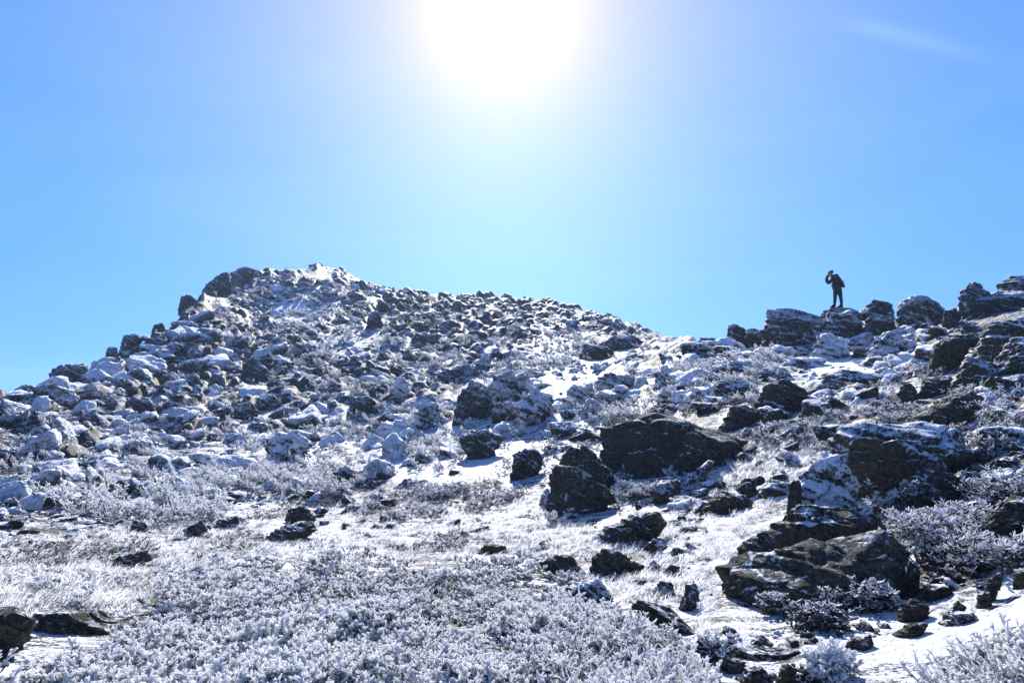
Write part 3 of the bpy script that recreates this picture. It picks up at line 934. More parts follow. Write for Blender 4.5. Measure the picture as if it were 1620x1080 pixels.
def rock_mesh(name, C, U, Vv, W, poly, depth, frost, mat, seed, detail, p=26, strat=1.0, amt=.105):
    """a boulder whose outline across the sight line is the hull of `poly` (metres in U,V about C)"""
    rg = np.random.default_rng(seed)
    H = hull2(poly)
    planes, offs = [], []
    m = len(H)
    for k in range(m):
        a, b = H[k], H[(k + 1) % m]
        e = b - a
        L = np.hypot(*e)
        if L < 1e-6:
            continue
        n = np.array([e[1], -e[0]]) / L
        h = max(n @ a, .02)
        tf, tb = rg.uniform(.15, .75), rg.uniform(.1, .6)
        if n[1] < -.5:
            tf *= .5
        for s, t in ((-1, tf), (1, tb)):
            nn = n[0] * U + n[1] * Vv + s * t * W
            ln = np.linalg.norm(nn)
            planes.append(nn / ln)
            offs.append(h / ln)
    w = np.ptp(H[:, 0])
    for k in range(4):
        nn = -W + U * rg.uniform(-.55, .55) + Vv * rg.uniform(-.35, .6)
        planes.append(nn / np.linalg.norm(nn))
        offs.append(depth * rg.uniform(.62, 1.0))
    for k in range(7):       # chipped edges and shoulders
        nn = -W * rg.uniform(.2, 1) + U * rg.uniform(-1, 1) + Vv * rg.uniform(-.3, 1)
        nn /= np.linalg.norm(nn)
        sup = (H[:, 0] * (nn @ U) + H[:, 1] * (nn @ Vv)).max()
        planes.append(nn)
        offs.append(max(.03, sup * rg.uniform(.80, 1.0) + depth * .5 * abs(nn @ W)))
    for k in range(2):
        nn = W + U * rg.uniform(-.4, .4) + Vv * rg.uniform(-.2, .4)
        planes.append(nn / np.linalg.norm(nn))
        offs.append(depth * rg.uniform(.8, 1.0))
    D, Fc = ICO[detail]
    # squash the sampling directions so that flat slabs stay well resolved
    hgt = np.ptp(H[:, 1])
    S = (D @ U)[:, None] * U * w + (D @ Vv)[:, None] * Vv * hgt + (D @ W)[:, None] * W * depth * 2
    Dn = S / np.linalg.norm(S, axis=1, keepdims=True)
    R = polytope(Dn, planes, offs, p)
    P = Dn * R[:, None]
    size = math.sqrt(w * hgt)
    d = roughen(P, size, C + seed * .37, amt, strat)
    P = P + Dn * d[:, None]
    # worn crests catch more rime
    fr = np.full(len(P), frost, np.float32) + .12 * (R / R.max() - .6)
    return P, Fc, fr


MATS = {'n': M_ROCK, 'b': M_ROCK_BROWN, 'm': M_ROCK_MOSS, 'f': M_ROCK_FAR}
placed = []          # (photo bbox, short name) of every boulder that has a label of its own
for k, d in enumerate(L):
    P2 = np.array(d['poly'], float)
    x0, y0 = P2.min(0)
    x1, y1 = P2.max(0)
    cx, cy = (x0 + x1) / 2, (y0 + y1) / 2
    rr = d['r'] if d['r'] else hit(cx, y1 - 3)[0]
    Wd = ray(cx, cy)
    hz = math.hypot(Wd[0], Wd[1])
    wpx = x1 - x0
    dist0 = rr / hz
    half = wpx / F * dist0 * d['dk'] * .55
    half = min(half, .9 * math.sqrt((x1 - x0) * (y1 - y0)) / F * dist0)
    dist = dist0 + half * .8
    C = Wd * dist
    U = np.cross(Wd, [0, 0, 1.0])
    U /= np.linalg.norm(U)
    Vv = np.cross(U, Wd)
    poly = []
    hpx = y1 - y0
    for q in P2:
        rd = ray(q[0], q[1] + (hpx * (.55 if d['r'] else .3) if q[1] > y0 + hpx * .72 else 0))
        t = dist / (rd @ Wd)
        pt = rd * t - C
        poly.append((pt @ U, pt @ Vv))
    detail = 6 if wpx > 110 else 5 if wpx > 40 else 4
    mat = MATS[d['mat']]
    if d['mat'] == 'n' and rr > 24:
        mat = M_ROCK_FAR
    P, Fc, fr = rock_mesh(d['kind'], C, U, Vv, Wd, poly, half, d['frost'] + .10, mat, 100 + k, detail,
                          amt=.19 if d['frost'] > .3 else .105)
    base = np.array([C[0], C[1], C[2] + P[:, 2].min()])
    P = P + (C - base)
    me = mesh_np(d['kind'], P, Fc, mat, {"frost": fr})
    o = link(d['kind'], me, base)
    tag(o, d['short'] + ' ' + d['where'], 'boulder' if d['kind'] == 'boulder' else 'rock slab', 'single boulders of the slope', 'thing')
    placed.append((x0, y0, x1, y1, d['short']))

# ---- loose rocks of the boulder fields: nearest and largest as things, the rest as one mass
def inside(poly, x, y):
    c = False
    n = len(poly)
    for i in range(n):
        xa, ya = poly[i]
        xb, yb = poly[(i + 1) % n]
        if (ya > y) != (yb > y) and x < (xb - xa) * (y - ya) / (yb - ya) + xa:
            c = not c
    return c


FIELDS = [  # polygon, number, size range in photo px, rime, where
    ([(0, 650), (120, 600), (300, 500), (400, 540), (520, 640), (500, 700), (380, 720), (230, 790), (0, 820)], 1500, (3, 40), (.18, .52), 'f'),
    ([(330, 470), (420, 440), (560, 445), (1080, 545), (900, 600), (520, 640), (380, 560)], 2700, (2.2, 15), (.22, .60), 'f'),
    ([(520, 640), (700, 580), (1250, 560), (1220, 640), (930, 680), (800, 700), (520, 790), (230, 800), (380, 720)], 620, (4, 46), (.32, .64), 'f'),
    ([(1080, 560), (1480, 530), (1450, 640), (1250, 660), (1050, 640)], 420, (5, 36), (.22, .52), 'n'),
    ([(1280, 525), (1500, 505), (1620, 500), (1620, 600), (1460, 605), (1300, 560)], 260, (5, 34), (.10, .40), 'n'),
    ([(0, 790), (240, 800), (560, 770), (860, 780), (880, 850), (500, 850), (0, 900)], 330, (3, 26), (-.02, .20), 'n'),
    ([(900, 820), (1120, 830), (1130, 960), (1050, 950), (940, 900)], 150, (4, 18), (-.02, .16), 'n'),
    ([(1280, 620), (1620, 610), (1620, 730), (1540, 700), (1420, 660), (1300, 700)], 200, (5, 44), (.02, .26), 'n'),
    ([(0, 805), (240, 785), (420, 765), (560, 770), (640, 800), (420, 835), (220, 860), (0, 890)], 240, (4, 26), (.06, .40), 'f'),
    ([(840, 690), (1260, 650), (1300, 760), (1100, 830), (860, 830)], 200, (5, 42), (.0, .24), 'n'),
    ([(1440, 870), (1600, 880), (1580, 960), (1480, 960)], 60, (8, 30), (-.06, .06), 'b'),
    ([(1180, 940), (1420, 960), (1400, 1010), (1260, 1010)], 60, (5, 20), (-.06, .06), 'b'),
    ([(1130, 1000), (1330, 1000), (1320, 1080), (1130, 1080)], 60, (5, 20), (-.04, .06), 'b'),
    ([(1520, 720), (1620, 720), (1620, 860), (1540, 800)], 110, (6, 44), (.0, .20), 'n'),
    ([(1050, 640), (1300, 660), (1260, 760), (1080, 840)], 190, (5, 36), (.0, .22), 'n'),
]
cands = []
for poly, num, (s0, s1), (f0, f1), mt in FIELDS:
    xs = [p[0] for p in poly]
    ys = [p[1] for p in poly]
    made = tries = 0
    while made < num and tries < num * 12:
        tries += 1
        x, y = random.uniform(min(xs), max(xs)), random.uniform(min(ys), max(ys))
        if not inside(poly, x, y):
            continue
        s = s0 * (s1 / s0) ** (random.random() ** 3.2)
        if any(a + (c - a) * .1 < x < c - (c - a) * .1 and b < y < e + 2 for a, b, c, e, _ in placed):
            continue
        r, ok = hit(x, y)
        if not ok or r > 100:
            continue
        cands.append((s, x, y, r, random.uniform(f0, f1), mt))
        made += 1
cands.sort(key=lambda c: -c[0])
n_single = 296 - len(L)
ORD = ['', 'second ', 'third ', 'fourth ', 'fifth ', 'sixth ', 'seventh ', 'eighth ', 'ninth ', 'tenth ', 'eleventh ', 'twelfth ', 'thirteenth ', 'fourteenth ', 'fifteenth ', 'sixteenth ']
SHORTS = [p[4] for p in placed]
UNIQ = [p for p in placed if SHORTS.count(p[4]) == 1 and len(p[4].split()) >= 2]
singles = []
rest = []
for c in cands:
    s, x, y, r, f, mt = c
    if len(singles) < n_single and all(math.hypot(x - q[1], (y - q[2]) * 1.3) > .62 * (s + q[0]) * .8 for q in singles):
        singles.append(c)
    else:
        rest.append(c)
rel = {}
for i, (s, x, y, r, f, mt) in enumerate(singles):
    best = None
    for a, b, c_, e, nm in UNIQ:
        mx, my = (a + c_) / 2, (b + e) / 2
        dd = math.hypot(x - mx, y - my) / (1 + .1 * math.log(1 + c_ - a))
        if best is None or dd < best[0]:
            dx, dy = (x - mx), (y - s * .4 - my)
            if abs(dx) > abs(dy) * 1.2:
                di = 'left of' if dx < 0 else 'right of'
            else:
                di = 'above' if dy < 0 else 'below'
            best = (dd, di, nm)
    rel.setdefault((best[1], best[2]), []).append((best[0], i))
labels = {}
for (di, nm), lst in rel.items():
    lst.sort()
    for q, (_, i) in enumerate(lst):
        s, x, y, r, f, mt = singles[i]
        ad = 'thickly frosted' if f > .42 else 'frosted' if f > .22 else 'frost-flecked' if f > .08 else 'bare dark'
        labels[i] = f"{ad} {'boulder' if s > 22 else 'rock'}, {ORD[min(q, 15)]}{'nearest' if q else 'nearest'} {di} the {nm}"


def loose_rock(seed, size, detail, flat=.75):
    rg = np.random.default_rng(seed)
    D, Fc = ICO[detail]
    sc = np.array([1.0, rg.uniform(.5, .95), rg.uniform(.35, .8) * flat / .75])
    planes, offs = [], []
    for _ in range(rg.integers(6, 12)):
        n = rg.normal(size=3)
        n /= np.linalg.norm(n)
        planes.append(n)
        offs.append(rg.uniform(.45, 1.0))
    for ax in np.vstack([np.eye(3), -np.eye(3)]):
        planes.append(ax)
        offs.append(1.0)
    P = D * polytope(D, planes, offs, 32)[:, None]
    P = P * sc * size * .5
    P = P + D * roughen(P, size, rg.uniform(0, 90, 3), .115, .9)[:, None]
    a = rg.uniform(-.5, .5)
    b = rg.uniform(0, 2 * math.pi)
    R = np.array(Matrix.Rotation(b, 3, 'Z') @ Matrix.Rotation(a, 3, 'Y') @ Matrix.Rotation(rg.uniform(-.4, .4), 3, 'X'))
    return P @ R.T, Fc


for i, (s, x, y, r, f, mt) in enumerate(singles):
    d = ray(x, y)
    h = math.hypot(d[0], d[1])
    X, Y = d[0] / h * r, d[1] / h * r
    size = s / F * (r / h) * 1.4
    P, Fc = loose_rock(3000 + i, size, 4 if s > 18 else 3)
    gz = float(ground_z(X, Y)[0])
    hh = P[:, 2].max() - P[:, 2].min()
    bz = gz - (.42 if r > 25 else .36) * hh
    P[:, 2] -= P[:, 2].min()
    mat = MATS[mt]
    me = mesh_np("rock", P, Fc, mat, {"frost": f + .10}, smooth=True)
    o = link("rock", me, (X, Y, bz))
    tag(o, labels[i], 'rock', 'loose rocks of the boulder fields')


# ---- masses too many to count, instanced from a few patterns
def pattern_collection(name, meshes):
    c = bpy.data.collections.new(name)
    for me in meshes:
        c.objects.link(bpy.data.objects.new(me.name, me))
    return c


def scatter(name, pts, rots, scales, coll, label, cat=None):
    me = bpy.data.meshes.new(name)
    n = len(pts)
    me.vertices.add(n)
    me.vertices.foreach_set("co", np.ascontiguousarray(pts, np.float32).ravel())
    a = me.attributes.new("rot", 'FLOAT_VECTOR', 'POINT')
    a.data.foreach_set("vector", np.ascontiguousarray(rots, np.float32).ravel())
    a = me.attributes.new("size", 'FLOAT_VECTOR', 'POINT')
    a.data.foreach_set("vector", np.ascontiguousarray(scales, np.float32).ravel())
    k = len(coll.objects)
    a = me.attributes.new("pick", 'INT', 'POINT')
    a.data.foreach_set("value", rng.integers(0, k, n).astype(np.int32))
    o = link(name, me)
    ng = bpy.data.node_groups.new(name + "_scatter", 'GeometryNodeTree')
    ng.interface.new_socket("Geometry", in_out='INPUT', socket_type='NodeSocketGeometry')
    ng.interface.new_socket("Geometry", in_out='OUTPUT', socket_type='NodeSocketGeometry')
    N, Lk = ng.nodes, ng.links
    gi, go = N.new("NodeGroupInput"), N.new("NodeGroupOutput")
    m2p = N.new("GeometryNodeMeshToPoints")
    iop = N.new("GeometryNodeInstanceOnPoints")
    ci = N.new("GeometryNodeCollectionInfo")
    ci.inputs["Collection"].default_value = coll
    ci.inputs["Separate Children"].default_value = True
    ci.inputs["Reset Children"].default_value = True

    def named(nm, typ):
        q = N.new("GeometryNodeInputNamedAttribute")
        q.data_type = typ
        q.inputs["Name"].default_value = nm
        return q.outputs["Attribute"]
    iop.inputs["Pick Instance"].default_value = True
    Lk.new(gi.outputs[0], m2p.inputs["Mesh"])
    Lk.new(m2p.outputs[0], iop.inputs["Points"])
    Lk.new(ci.outputs[0], iop.inputs["Instance"])
    Lk.new(named("pick", 'INT'), iop.inputs["Instance Index"])
    e2r = N.new("FunctionNodeEulerToRotation")
    Lk.new(named("rot", 'FLOAT_VECTOR'), e2r.inputs[0])
    Lk.new(e2r.outputs[0], iop.inputs["Rotation"])
    Lk.new(named("size", 'FLOAT_VECTOR'), iop.inputs["Scale"])
    Lk.new(iop.outputs[0], go.inputs[0])
    md = o.modifiers.new("scatter", 'NODES')
    md.node_group = ng
    tag(o, label, cat, None, "stuff")
    return o


def rest_rocks():
    groups = {}
    for c in rest:
        lvl = min(2, max(0, int((c[4] + .05) / .2)))
        groups.setdefault((c[5], lvl), []).append(c)
    names = {0: ('bare_rubble', 'dark bare stones'), 1: ('frost_flecked_rubble', 'frost-flecked grey stones'), 2: ('frosted_rubble', 'thickly frosted pale stones')}
    where = {'f': 'in the boulder fields of the far hill', 'n': 'scattered over the nearer slope', 'b': 'brown ones among the right foreground shrubs'}
    for (mt, lvl), cs in groups.items():
        ms = []
        for q in range(7):
            P, Fc = loose_rock(700 + q + 31 * lvl, 1.0, 3)
            ms.append(mesh_np("rubble_stone", P, Fc, MATS[mt], {"frost": [.08, .28, .48][lvl] + .08 + .06 * (q % 3 - 1)}, smooth=True))
        coll = pattern_collection("rubble_patterns", ms)
        pts, sc, ro = [], [], []
        for s, x, y, r, f, _ in cs:
            d = ray(x, y)
            h = math.hypot(d[0], d[1])
            pts.append((d[0] / h * r, d[1] / h * r))
            k = s / F * (r / h) * 1.45
            sc.append((k, k * random.uniform(.7, 1.1), k * random.uniform(.6, 1.0)))
            ro.append((random.uniform(-.5, .5), random.uniform(-.5, .5), random.uniform(0, 6.28)))
        pts = np.array(pts)
        z = ground_z(pts[:, 0], pts[:, 1]) + np.array(sc)[:, 2] * -.02
        scatter(names[lvl][0], np.column_stack([pts, z]), ro, sc, coll, names[lvl][1] + ' ' + where[mt], 'stones')


rest_rocks()


# ------------------------------------------------------------------ plants
def tube(path, radii, sides, close=True):
    """tapered tube along a polyline -> V, quads"""
    path = np.asarray(path, float)
    n = len(path)
    V, Q = [], []
    t = np.gradient(path, axis=0)
    t /= np.linalg.norm(t, axis=1, keepdims=True) + 1e-9
    ref = np.array([.3, .2, .93])
    for i in range(n):
        a = np.cross(t[i], ref)
        a /= np.linalg.norm(a) + 1e-9
        b = np.cross(t[i], a)
        for k in range(sides):
            w = 2 * math.pi * k / sides
            V.append(path[i] + radii[i] * (a * math.cos(w) + b * math.sin(w)))
    for i in range(n - 1):
        for k in range(sides):
            k2 = (k + 1) % sides
            Q.append((i * sides + k, i * sides + k2, (i + 1) * sides + k2, (i + 1) * sides + k))
    return np.array(V), np.array(Q, np.int32)


def join(parts):
    V, Q, A, off = [], [], [], 0
    for v, q, a in parts:
        V.append(v)
        Q.append(q + off)
        A.append(np.broadcast_to(np.asarray(a, np.float32), (len(v),)))
        off += len(v)
    return np.concatenate(V), np.concatenate(Q), np.concatenate(A)


def spruce_sprig(seed, length=.22, twigs=9, thick=.0085, side=(.020, .046)):
    """a low rime-caked branch tip: one leader and short stubby side shoots, each knobbly, whitest at the tips"""
    rg = np.random.default_rng(seed)
    parts = []
    az = rg.uniform(0, 6.28)
    lean = rg.uniform(.65, 1.45)
    dirv = np.array([math.cos(az) * math.sin(lean), math.sin(az) * math.sin(lean), math.cos(lean)])
    n = 5
    path = [np.zeros(3)]
    for i in range(n):
        dirv = dirv + np.array([0, 0, .08]) + rg.normal(0, .16, 3)
        dirv /= np.linalg.norm(dirv)
        path.append(path[-1] + dirv * length / n)
    path = np.array(path)
    g = rg.uniform(-.08, .12)
    parts.append((*tube(path, thick * np.array([.5, .7, .9, 1.05, 1.1, .35]), 5), np.repeat(np.array([-.15, .0, .15, .3, .45, .55]) + g, 5)))
    for k in range(twigs):
        t = rg.uniform(.25, 1.0) ** .8 * n
        i = min(int(t), n - 1)
        p = path[i] + (path[i + 1] - path[i]) * (t - i)
        d = rg.normal(size=3)
        d[2] = abs(d[2]) * .35
        d = d / np.linalg.norm(d) + (path[i + 1] - path[i]) / np.linalg.norm(path[i + 1] - path[i]) * .6
        d /= np.linalg.norm(d)
        ln = rg.uniform(*side)
        j = thick * .45
        pp = [p, p + d * ln * .35 + rg.normal(0, j, 3), p + d * ln * .7 + rg.normal(0, j, 3) + np.array([0, 0, .004]), p + d * ln + rg.normal(0, j, 3) + np.array([0, 0, .006])]
        kx = rg.uniform(.75, 1.35)
        parts.append((*tube(pp, thick * kx * np.array([.6, 1.2, .95, .35]), 5), np.repeat(np.array([-.05, .2, .4, .55]) + .4 * t / n - .25 + g, 5)))
    return join(parts)


def patch(seed, sprigs, spread, height, **kw):
    rg = np.random.default_rng(seed)
    parts = []
    for k in range(sprigs):
        V, Q, A = spruce_sprig(seed * 100 + k, **kw)
        off = np.array([rg.normal(0, spread), rg.normal(0, spread), rg.uniform(-.3, 1) * height])
        parts.append((V + off, Q, A))
    V = np.concatenate([p[0] for p in parts])
    A = np.concatenate([p[2] for p in parts])
    A = A + np.clip((V[:, 2] - np.median(V[:, 2])) / .05, -1, 1) * .22  # less rime low down, also putting the gaps' deep shadow into the colour
    o = 0
    Q = []
    for p in parts:
        Q.append(p[1] + o)
        o += len(p[0])
    return V, np.concatenate(Q), A


sp = []
for q in range(8):
    V, Q, A = patch(40 + q, 12, .085, .05, length=.12, twigs=14, thick=.0062)
    sp.append(mesh_np("spruce_patch", V, Q, M_SPRUCE, {"frost": A}))
SPRUCE = pattern_collection("spruce_patterns", sp)
sl = []
for q in range(5):
    V, Q, A = patch(70 + q, 6, .06, .05, length=.32, twigs=10, thick=.0062)
    sl.append(mesh_np("long_branch_patch", V, Q, M_SPRUCE, {"frost": A + .2}))
LONGBR = pattern_collection("long_branch_patterns", sl)
hp = []
for q in range(6):
    V, Q, A = patch(90 + q, 9, .08, .05, length=.12, twigs=10, thick=.0034)
    hp.append(mesh_np("heath_patch", V, Q, M_HEATH, {"frost": A}))
HEATH = pattern_collection("heath_patterns", hp)


dh = []
for q in range(5):
    V, Q, A = patch(160 + q, 10, .09, .03, length=.10, twigs=10, thick=.0036)
    dh.append(mesh_np("heath_patch", V, Q, M_HEATH, {"frost": A - .35}))
DARKHEATH = pattern_collection("dark_heath_patterns", dh)


def grass_tuft(seed, blades=26, h=.16, spread=.06):
    rg = np.random.default_rng(seed)
    V, Q, A = [], [], []
    wind = np.array([.55, -.1, 0])
    for k in range(blades):
        b = np.array([rg.normal(0, spread), rg.normal(0, spread), -.02])
        hh = h * rg.uniform(.5, 1.2)
        d = np.array([rg.normal(0, .4), rg.normal(0, .4), 1.0]) + wind * rg.uniform(.3, 1.2)
        s = np.array([rg.normal(), rg.normal(), 0])
        s /= np.linalg.norm(s)
        w = rg.uniform(.003, .006)
        m = b + d * hh * .5
        t = b + d * hh + np.array([.25, 0, -.35]) * hh * rg.uniform(.2, 1)
        o = len(V)
        V += [b - s * w, b + s * w, m + s * w, m - s * w, t + s * w * .4, t - s * w * .4]
        Q += [(o, o + 1, o + 2, o + 3), (o + 3, o + 2, o + 4, o + 5)]
        A += [rg.uniform(.15, .55)] * 6
    return np.array(V), np.array(Q, np.int32), np.array(A)


gt = []
for q in range(8):
    V, Q, A = grass_tuft(10 + q)
    gt.append(mesh_np("grass_tuft", V, Q, M_GRASS, {"frost": A}, smooth=False))
GRASS = pattern_collection("grass_patterns", gt)


def mound(x, y):
    o = np.zeros(len(x))
    return .5 * pn(np.stack([x / 1.1, y / 1.1, o + 5], 1)) + .35 * pn(np.stack([x / .45, y / .45, o + 9], 1))


def fill_points(poly, n, keep=None, off_rocks=True, lift=0.0):
    xs = [p[0] for p in poly]
    ys = [p[1] for p in poly]
    # sample uniformly over the ground: pixels weighted by distance squared
    out = []
    tries = 0
    while len(out) < n and tries < n * 60:
        tries += 1
        x, y = random.uniform(min(xs), max(xs)), random.uniform(min(ys), max(ys) + 60 * (lift > 0))
        if lift:
            if not inside(poly, x + random.gauss(0, 10), y - lift * F / hit(x, y, 40)[0] - abs(random.gauss(0, 16)) + random.choice((0, 0, 0, 0, 30)) * random.random()):
                continue
        elif not inside(poly, x, y):
            continue
        if lift:
            r_, _ = hit(x, y, 40)
            d_ = ray(x, y)
            h_ = math.hypot(d_[0], d_[1])
            if mound(np.array([d_[0] / h_ * r_]), np.array([d_[1] / h_ * r_]))[0] < -.14 and random.random() < .85:
                continue
        if off_rocks and any(a + (c - a) * .12 < x < c - (c - a) * .12 and b + (e - b) * .25 < y < e - 1 for a, b, c, e, _ in placed):
            continue
        r, ok = hit(x, y, 40)
        if not ok:
            continue
        if random.random() > (keep(x, y, r) if keep else 1):
            continue
        d = ray(x, y)
        h = math.hypot(d[0], d[1])
        out.append((d[0] / h * r, d[1] / h * r))
    return np.array(out)


MAT_LEFT = [(-120, 1200), (-120, 1066), (30, 1060), (120, 1030), (190, 1018), (228, 985), (245, 962), (300, 912), (400, 886), (560, 880), (700, 892), (830, 884), (862, 930), (900, 958), (985, 968), (1085, 1012), (1120, 1045), (1090, 1200)]
MAT_RIGHT = [(1300, 1200), (1345, 1085), (1395, 1062), (1430, 1042), (1500, 1015), (1560, 1005), (1740, 985), (1740, 1200)]


def spruce_mat(name, poly, n, label, coll, hgt, smin, smax, sink=.0):
    p = fill_points(poly, n, None, True, max(0.0, hgt * .85 - sink + .09))
    z = ground_z(p[:, 0], p[:, 1])
    m = mound(p[:, 0], p[:, 1])
    zz = z + hgt * (.35 + 1.8 * m) + rng.uniform(-.03, .05, len(p)) - sink
    ro = np.column_stack([rng.normal(0, .25, len(p)), rng.normal(0, .25, len(p)), rng.uniform(0, 6.28, len(p))])
    k = rng.uniform(smin, smax, len(p)) * (1 + .9 * pn(np.column_stack([p / .5, np.full(len(p), 2.5)])))
    scatter(name, np.column_stack([p, zz]), ro, np.column_stack([k, k, k * .85]), coll, label, 'shrubs')


spruce_mat("frosted_shrubs", MAT_LEFT, 4600, "low rime-caked evergreen shrubs covering the whole left foreground", SPRUCE, .28, .6, 1.05, .12)
spruce_mat("frosted_shrubs", MAT_RIGHT, 1500, "dense rime-tipped evergreen shrubs in the lower right corner", SPRUCE, .26, .6, 1.05, .14)
spruce_mat("frosted_branches", [(850, 1110), (870, 985), (960, 985), (1080, 1020), (1110, 1050), (1080, 1120)], 60, "bare white rimed branches sprawling at the right end of the left shrubs", LONGBR, .18, .6, 1.0)
spruce_mat("frosted_branches", [(1480, 1120), (1530, 1055), (1600, 1040), (1700, 1030), (1700, 1140)], 80, "long white rimed branches fanning over the lower right corner", LONGBR, .16, .55, .9)

# frosted grass of the meadow
MEADOW = [(-60, 900), (0, 860), (200, 835), (420, 800), (640, 770), (850, 770), (900, 815), (1000, 870), (1100, 780), (1240, 770), (1200, 850), (1130, 900), (1120, 1010), (980, 950), (840, 890), (600, 890), (400, 895), (260, 950), (190, 1000), (-60, 1000)]
p = fill_points(MEADOW, 3000, lambda x, y, r: min(1, (r / 12) ** 1.5 * .8 + .25))
z = ground_z(p[:, 0], p[:, 1])
k = rng.uniform(.3, .8, len(p))
scatter("frosted_grass", np.column_stack([p, z]), np.column_stack([np.zeros(len(p)), np.zeros(len(p)), rng.normal(0, .5, len(p))]), np.column_stack([k, k, k * rng.uniform(.6, 1.1, len(p))]), GRASS, "wind-combed frosted grass of the open meadow", 'grass')
BANK = [(1080, 780), (1140, 700), (1260, 650), (1420, 590), (1470, 540), (1400, 640), (1300, 690), (1260, 760), (1150, 770)]
p = fill_points(BANK, 700)
z = ground_z(p[:, 0], p[:, 1])
k = rng.uniform(.5, 1.0, len(p))
scatter("frosted_grass", np.column_stack([p, z]), np.column_stack([np.zeros(len(p)), np.zeros(len(p)), rng.normal(0, .5, len(p))]), np.column_stack([k, k, k]), GRASS, "tan frosted grass on the bank running up the right slope", 'grass')
STRAY = [(0, 1010), (60, 930), (260, 900), (400, 850), (700, 850), (860, 850), (960, 940), (1000, 1000), (860, 940), (600, 900), (300, 930)]
p = fill_points(STRAY, 90)
z = ground_z(p[:, 0], p[:, 1])
k = rng.uniform(.5, 1.0, len(p))
scatter("frosted_shrubs", np.column_stack([p, z]), np.column_stack([rng.normal(0, .2, len(p)), rng.normal(0, .2, len(p)), rng.uniform(0, 6.28, len(p))]), np.column_stack([k, k, k * .7]), SPRUCE, "stray rimed shrub tips at the edge of the meadow", 'shrubs')
pp = []
for poly, n in (([(560, 810), (640, 775), (800, 760), (790, 790), (680, 805), (600, 825)], 130), ([(0, 900), (60, 875), (250, 862), (230, 890), (80, 915)], 110), ([(290, 875), (340, 850), (430, 850), (400, 885)], 40), ([(360, 830), (470, 790), (560, 790), (500, 815)], 60), ([(620, 870), (700, 850), (760, 850), (700, 875)], 40)):
    pp.append(fill_points(poly, n))
p = np.concatenate(pp)
z = ground_z(p[:, 0], p[:, 1])
k = rng.uniform(.5, 1.2, len(p))
scatter("dark_heath", np.column_stack([p, z - .01]), np.column_stack([rng.normal(0, .2, len(p)), rng.normal(0, .2, len(p)), rng.uniform(0, 6.28, len(p))]), np.column_stack([k, k, k * .6]), DARKHEATH, "low dark heath in strips across the frosted meadow", 'heath')
# heath over the middle and right slope
def heath_here(x, y, r):
    d = ray(x, y)
    h = math.hypot(d[0], d[1])
    q = np.array([[d[0] / h * r / 1.4, d[1] / h * r / 1.4, 4.2]])
    return 1.0 if pn(q)[0] + .5 * pn(q * 2.7)[0] > .06 else .04


HEATHZ = [(560, 790), (700, 740), (860, 690), (1000, 620), (1480, 590), (1600, 620), (1620, 900), (1540, 920), (1440, 850), (1250, 700), (1080, 780), (860, 840), (560, 830)]
p = fill_points(HEATHZ, 520, lambda x, y, r: heath_here(x, y, r))
z = ground_z(p[:, 0], p[:, 1])
k = rng.uniform(.8, 2.0, len(p))
scatter("frosted_heath", np.column_stack([p, z + .02]), np.column_stack([rng.normal(0, .2, len(p)), rng.normal(0, .2, len(p)), rng.uniform(0, 6.28, len(p))]), np.column_stack([k, k, k * .8]), HEATH, "dark heath with frosted tips between the rocks of the right slope", 'heath')


fp = []
for q in range(6):
    V, Q, A = patch(120 + q, 12, .06, .05, length=.16, twigs=12, thick=.0042)
    fp.append(mesh_np("feather_patch", V, Q, M_RIMED, {"frost": A}))
FEATHER = pattern_collection("feather_patterns", fp)


def feathers(poly, n, smin, smax, rmax, label):
    xs, ys = [p[0] for p in poly], [p[1] for p in poly]
    P = []
    while len(P) < n:
        x, y = random.uniform(min(xs), max(xs)), random.uniform(min(ys), max(ys))
        if inside(poly, x, y):
            r, ok = hit(x, y)
            d = ray(x, y)
            h = math.hypot(d[0], d[1])
            X, Y = d[0] / h * r, d[1] / h * r
            if ok and r < rmax and pn(np.array([[X / 3.5, Y / 3.5, 7.7]]))[0] > -.08 + .25 * random.random() - .12:
                P.append((X, Y))
    P = np.array(P)
    z_ = ground_z(P[:, 0], P[:, 1])
    k_ = rng.uniform(smin, smax, len(P))
    # rime grows into the wind: the plumes lean one way
    ro = np.column_stack([rng.normal(.1, .2, len(P)), rng.normal(.45, .25, len(P)), rng.uniform(0, .8, len(P))])
    scatter("frosted_scrub", np.column_stack([P, z_]), ro, np.column_stack([k_, k_, k_ * .8]), FEATHER, label, 'scrub')


feathers([(330, 470), (420, 440), (560, 450), (1070, 545), (900, 600), (520, 640), (380, 560)], 650, 1.6, 3.4, 95, "rime-feathered low scrub between the stones of the far hill")
feathers([(0, 650), (120, 610), (300, 510), (400, 540), (520, 640), (500, 700), (440, 790), (300, 840), (120, 830), (0, 860)], 240, 1.4, 2.8, 70, "rime-feathered scrub among the boulders of the left hill")
feathers([(520, 640), (700, 580), (1080, 560), (1250, 560), (1220, 640), (930, 680), (800, 700), (520, 790), (230, 800), (380, 720)], 650, 1.2, 2.4, 50, "white rime-feathered scrub on the frosted band across the middle")


